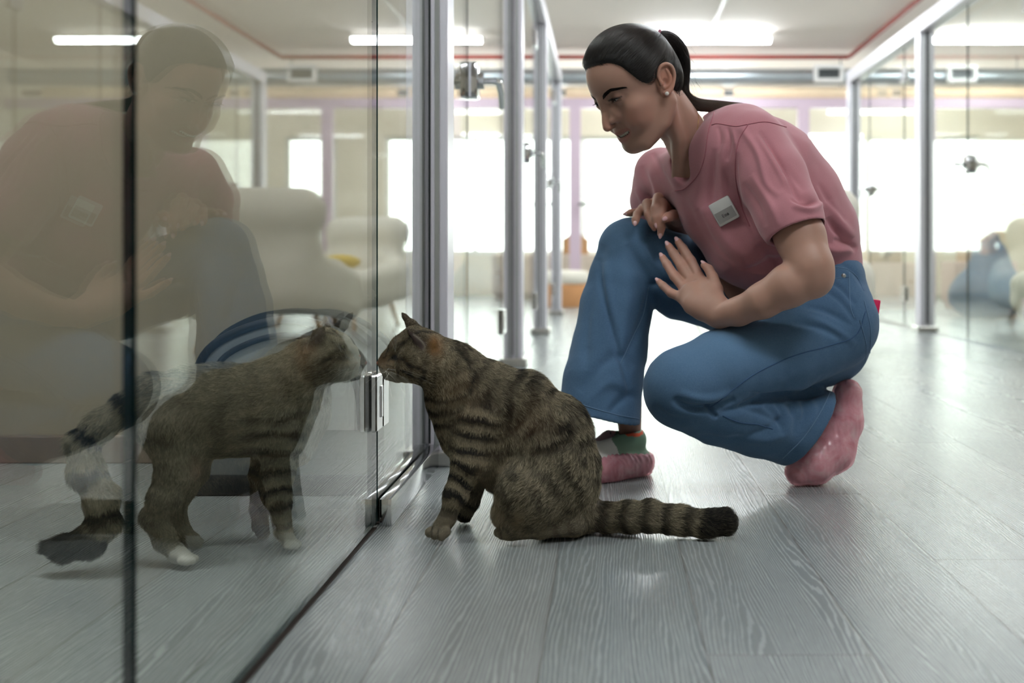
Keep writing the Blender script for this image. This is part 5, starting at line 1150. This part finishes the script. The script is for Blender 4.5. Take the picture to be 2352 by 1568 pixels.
def cathouse(x, y, z, label, m, w=.27):
    t = thing('cat_house', label, 'cat house', (x, y, z)); a = w/2; d = .13; h = w*.72; r = w*.52; hole = w*.23
    for yy, nm in ((y-d, 'front_panel'), (y+d-.012, 'back_panel')):
        bm = bmesh.new(); n = 24
        out = []; cz = z+h*.5
        for i in range(n):
            an = 2*math.pi*i/n+.01; dx, dz = math.cos(an), math.sin(an); tmax = 9
            for (nx, nz, c) in ((1, 0, a), (-1, 0, a), (0, -1, h*.5), (.6, .8, .6*0+.8*(h*.5+r*.45)), (-.6, .8, .8*(h*.5+r*.45))):
                q = nx*dx+nz*dz
                if q > 1e-6: tmax = min(tmax, c/q)
            out.append((x+dx*tmax, cz+dz*tmax))
        inn = [(x+hole*math.cos(2*math.pi*i/n+.01), cz+hole*math.sin(2*math.pi*i/n+.01)) for i in range(n)]
        L = [[bm.verts.new((p[0], q, p[1])) for p in ring] for q in (yy, yy+.012) for ring in (out, inn)]
        for i in range(n):
            j = (i+1) % n
            bm.faces.new((L[0][i], L[0][j], L[1][j], L[1][i])); bm.faces.new((L[2][i], L[3][i], L[3][j], L[2][j])); bm.faces.new((L[0][i], L[2][i], L[2][j], L[0][j])); bm.faces.new((L[1][i], L[1][j], L[3][j], L[3][i]))
        obj(nm, bm, m, t)
    for s in (-1, 1):
        obj('side_panel', bx((x+s*a-.006, y-d, z), (x+s*a+.006, y+d, z+h*.9)), m, t)
        pk = z+h+r*.45; b = bx((-.006, -d-.02, 0), (.006, d+.02, w*.66)); obj('roof_panel', xform(b, Matrix.Translation((x, y, pk)) @ Matrix.Rotation(s*math.radians(127), 4, 'Y')), m, t)
    obj('floor_panel', bx((x-a, y-d, z), (x+a, y+d, z+.012)), m, t)
M_cab = plain('pale_rose_cabinet', srgb(222, 200, 190), .6, noise=.03)
def cabinet(x0, x1, y0, y1, z, label):
    t = thing('low_cabinet', label, 'cabinet', ((x0+x1)/2, (y0+y1)/2, 0))
    obj('carcass', bx((x0, y0+.018, .06), (x1, y1, z), bev=.004), M_cab, t); obj('plinth', bx((x0+.03, y0+.05, 0), (x1-.03, y1, .06)), M_cab, t)
    n = max(1, round((x1-x0)/.5)); w = (x1-x0)/n
    for i in range(n): 
        d = obj('cabinet_door', bx((x0+i*w+.004, y0, .07), (x0+(i+1)*w-.004, y0+.017, z-.01), bev=.003), M_cab, t); obj('knob', ball((x0+i*w+w*.85, y0-.012, z*.6), .012, n=8), M_gold, d, smooth=2)
cabinet(-.85, .45, 11.0, 11.4, .50, 'low pale rose cabinet under the far windows at the end of the corridor'); cathouse(-.33, 11.2, .50, 'orange wooden cat house with round hole on the low rose cabinet', M_ply)
cabinet(2.25, 2.78, 8.85, 9.25, .42, 'low pale cabinet inside the right-hand room, nearer its door post'); cathouse(2.50, 9.05, .42, 'brown wooden cat house on the pale cabinet beside the right partition post', M_ply2)
cabinet(3.10, 3.65, 8.85, 9.25, .43, 'low pale cabinet behind the blue-grey bean bag on the right'); cathouse(3.36, 9.05, .43, 'brown wooden cat house on the cabinet behind the right-hand bean bag', M_ply2)
t = thing('pouf', 'round cream pouf with tan base at the far end of the corridor', 'pouf', (-.34, 9.5, 0))
MT = Matrix.Translation((-.34, 9.5, 0))
obj('base', lathe([(.17, .0), (.185, .02), (.185, .20), (.17, .215)], M=MT), M_ply, t, smooth=True); obj('cushion_top', lathe([(.17, .215), (.19, .23), (.19, .30), (.165, .335), (.08, .345), (.0, .347)], M=MT), M_boucle, t, smooth=2)
# ---------------------------------------------------------------- domed pet carrier behind the standing cat
M_grey = plain('grey_carrier_fabric', srgb(112, 116, 118), .8, noise=.08, scale=60); M_navy = plain('black_carrier_fabric', srgb(22, 26, 32), .6, noise=.2, scale=60)
M_mesh = plain('pale_mesh', srgb(176, 176, 172), .7, noise=.1, scale=300)
car = thing('pet_carrier', 'black and grey dome-topped pet carrier behind the standing cat', 'pet carrier', (-.63, 2.10, 0))
prof = spline([(-.815, .004), (-.818, .12), (-.812, .22), (-.785, .285), (-.72, .325), (-.64, .345), (-.57, .335), (-.50, .29), (-.455, .22), (-.445, .12), (-.448, .004)], 44)
def loft(prof, ys, ins):
    bm = bmesh.new(); rings = []; c = np.array([-.63, .15])
    for y, k in zip(ys, ins): rings.append([bm.verts.new((c[0]+(p[0]-c[0])*k, y, max(.004, c[1]+(p[1]-c[1])*k))) for p in prof])
    for A, B in zip(rings, rings[1:]):
        for j in range(len(A)-1): bm.faces.new((A[j], A[j+1], B[j+1], B[j]))
        bm.faces.new((A[0], B[0], B[-1], A[-1]))
    bm.faces.new(rings[0]); bm.faces.new(rings[-1][::-1]); return bm
obj('shell', loft(prof, [1.972, 1.982, 2.00, 2.22, 2.235, 2.245], [.93, .98, 1, 1, .98, .93]), M_grey, car, smooth=2)
for yy in (1.978, 2.238): obj('frame_tube', tube([(p[0], yy, max(p[1], .012)) for p in prof], .009, n=8), M_navy, car, smooth=2)
obj('base_trim', bx((-.815, 1.966, .0), (-.448, 2.25, .042), bev=.008), M_navy, car, smooth=True)
pm = [(-.63+(p[0]+.63)*.80, 1.9685, .16+(p[1]-.15)*.80) for p in prof if p[1] > .09]
bm = bmesh.new(); f0 = [bm.verts.new(p) for p in pm]; f1 = [bm.verts.new((p[0], p[1]+.006, p[2])) for p in pm]; bm.faces.new(f0); bm.faces.new(f1[::-1])
for j in range(len(pm)): bm.faces.new((f0[j], f1[j], f1[(j+1) % len(pm)], f0[(j+1) % len(pm)]))
obj('mesh_window', bm, M_mesh, car); obj('window_binding', tube(pm, .006, n=8), M_navy, car, smooth=2)
hd_ = spline([(-.79, 2.0, .285), (-.76, 2.03, .325), (-.70, 2.06, .356), (-.63, 2.08, .362), (-.55, 2.08, .343), (-.49, 2.08, .30)], 26)
bm = bmesh.new(); rr_ = []
for p in hd_: rr_.append([bm.verts.new((p[0], p[1]-.028, p[2])), bm.verts.new((p[0], p[1]+.028, p[2])), bm.verts.new((p[0]+.004, p[1]+.028, p[2]-.014)), bm.verts.new((p[0]+.004, p[1]-.028, p[2]-.014))])
for A, B in zip(rr_, rr_[1:]):
    for j in range(4): bm.faces.new((A[j], A[(j+1) % 4], B[(j+1) % 4], B[j]))
bm.faces.new(rr_[0]); bm.faces.new(rr_[-1][::-1]); obj('handle', bm, M_navy, car, smooth=True)
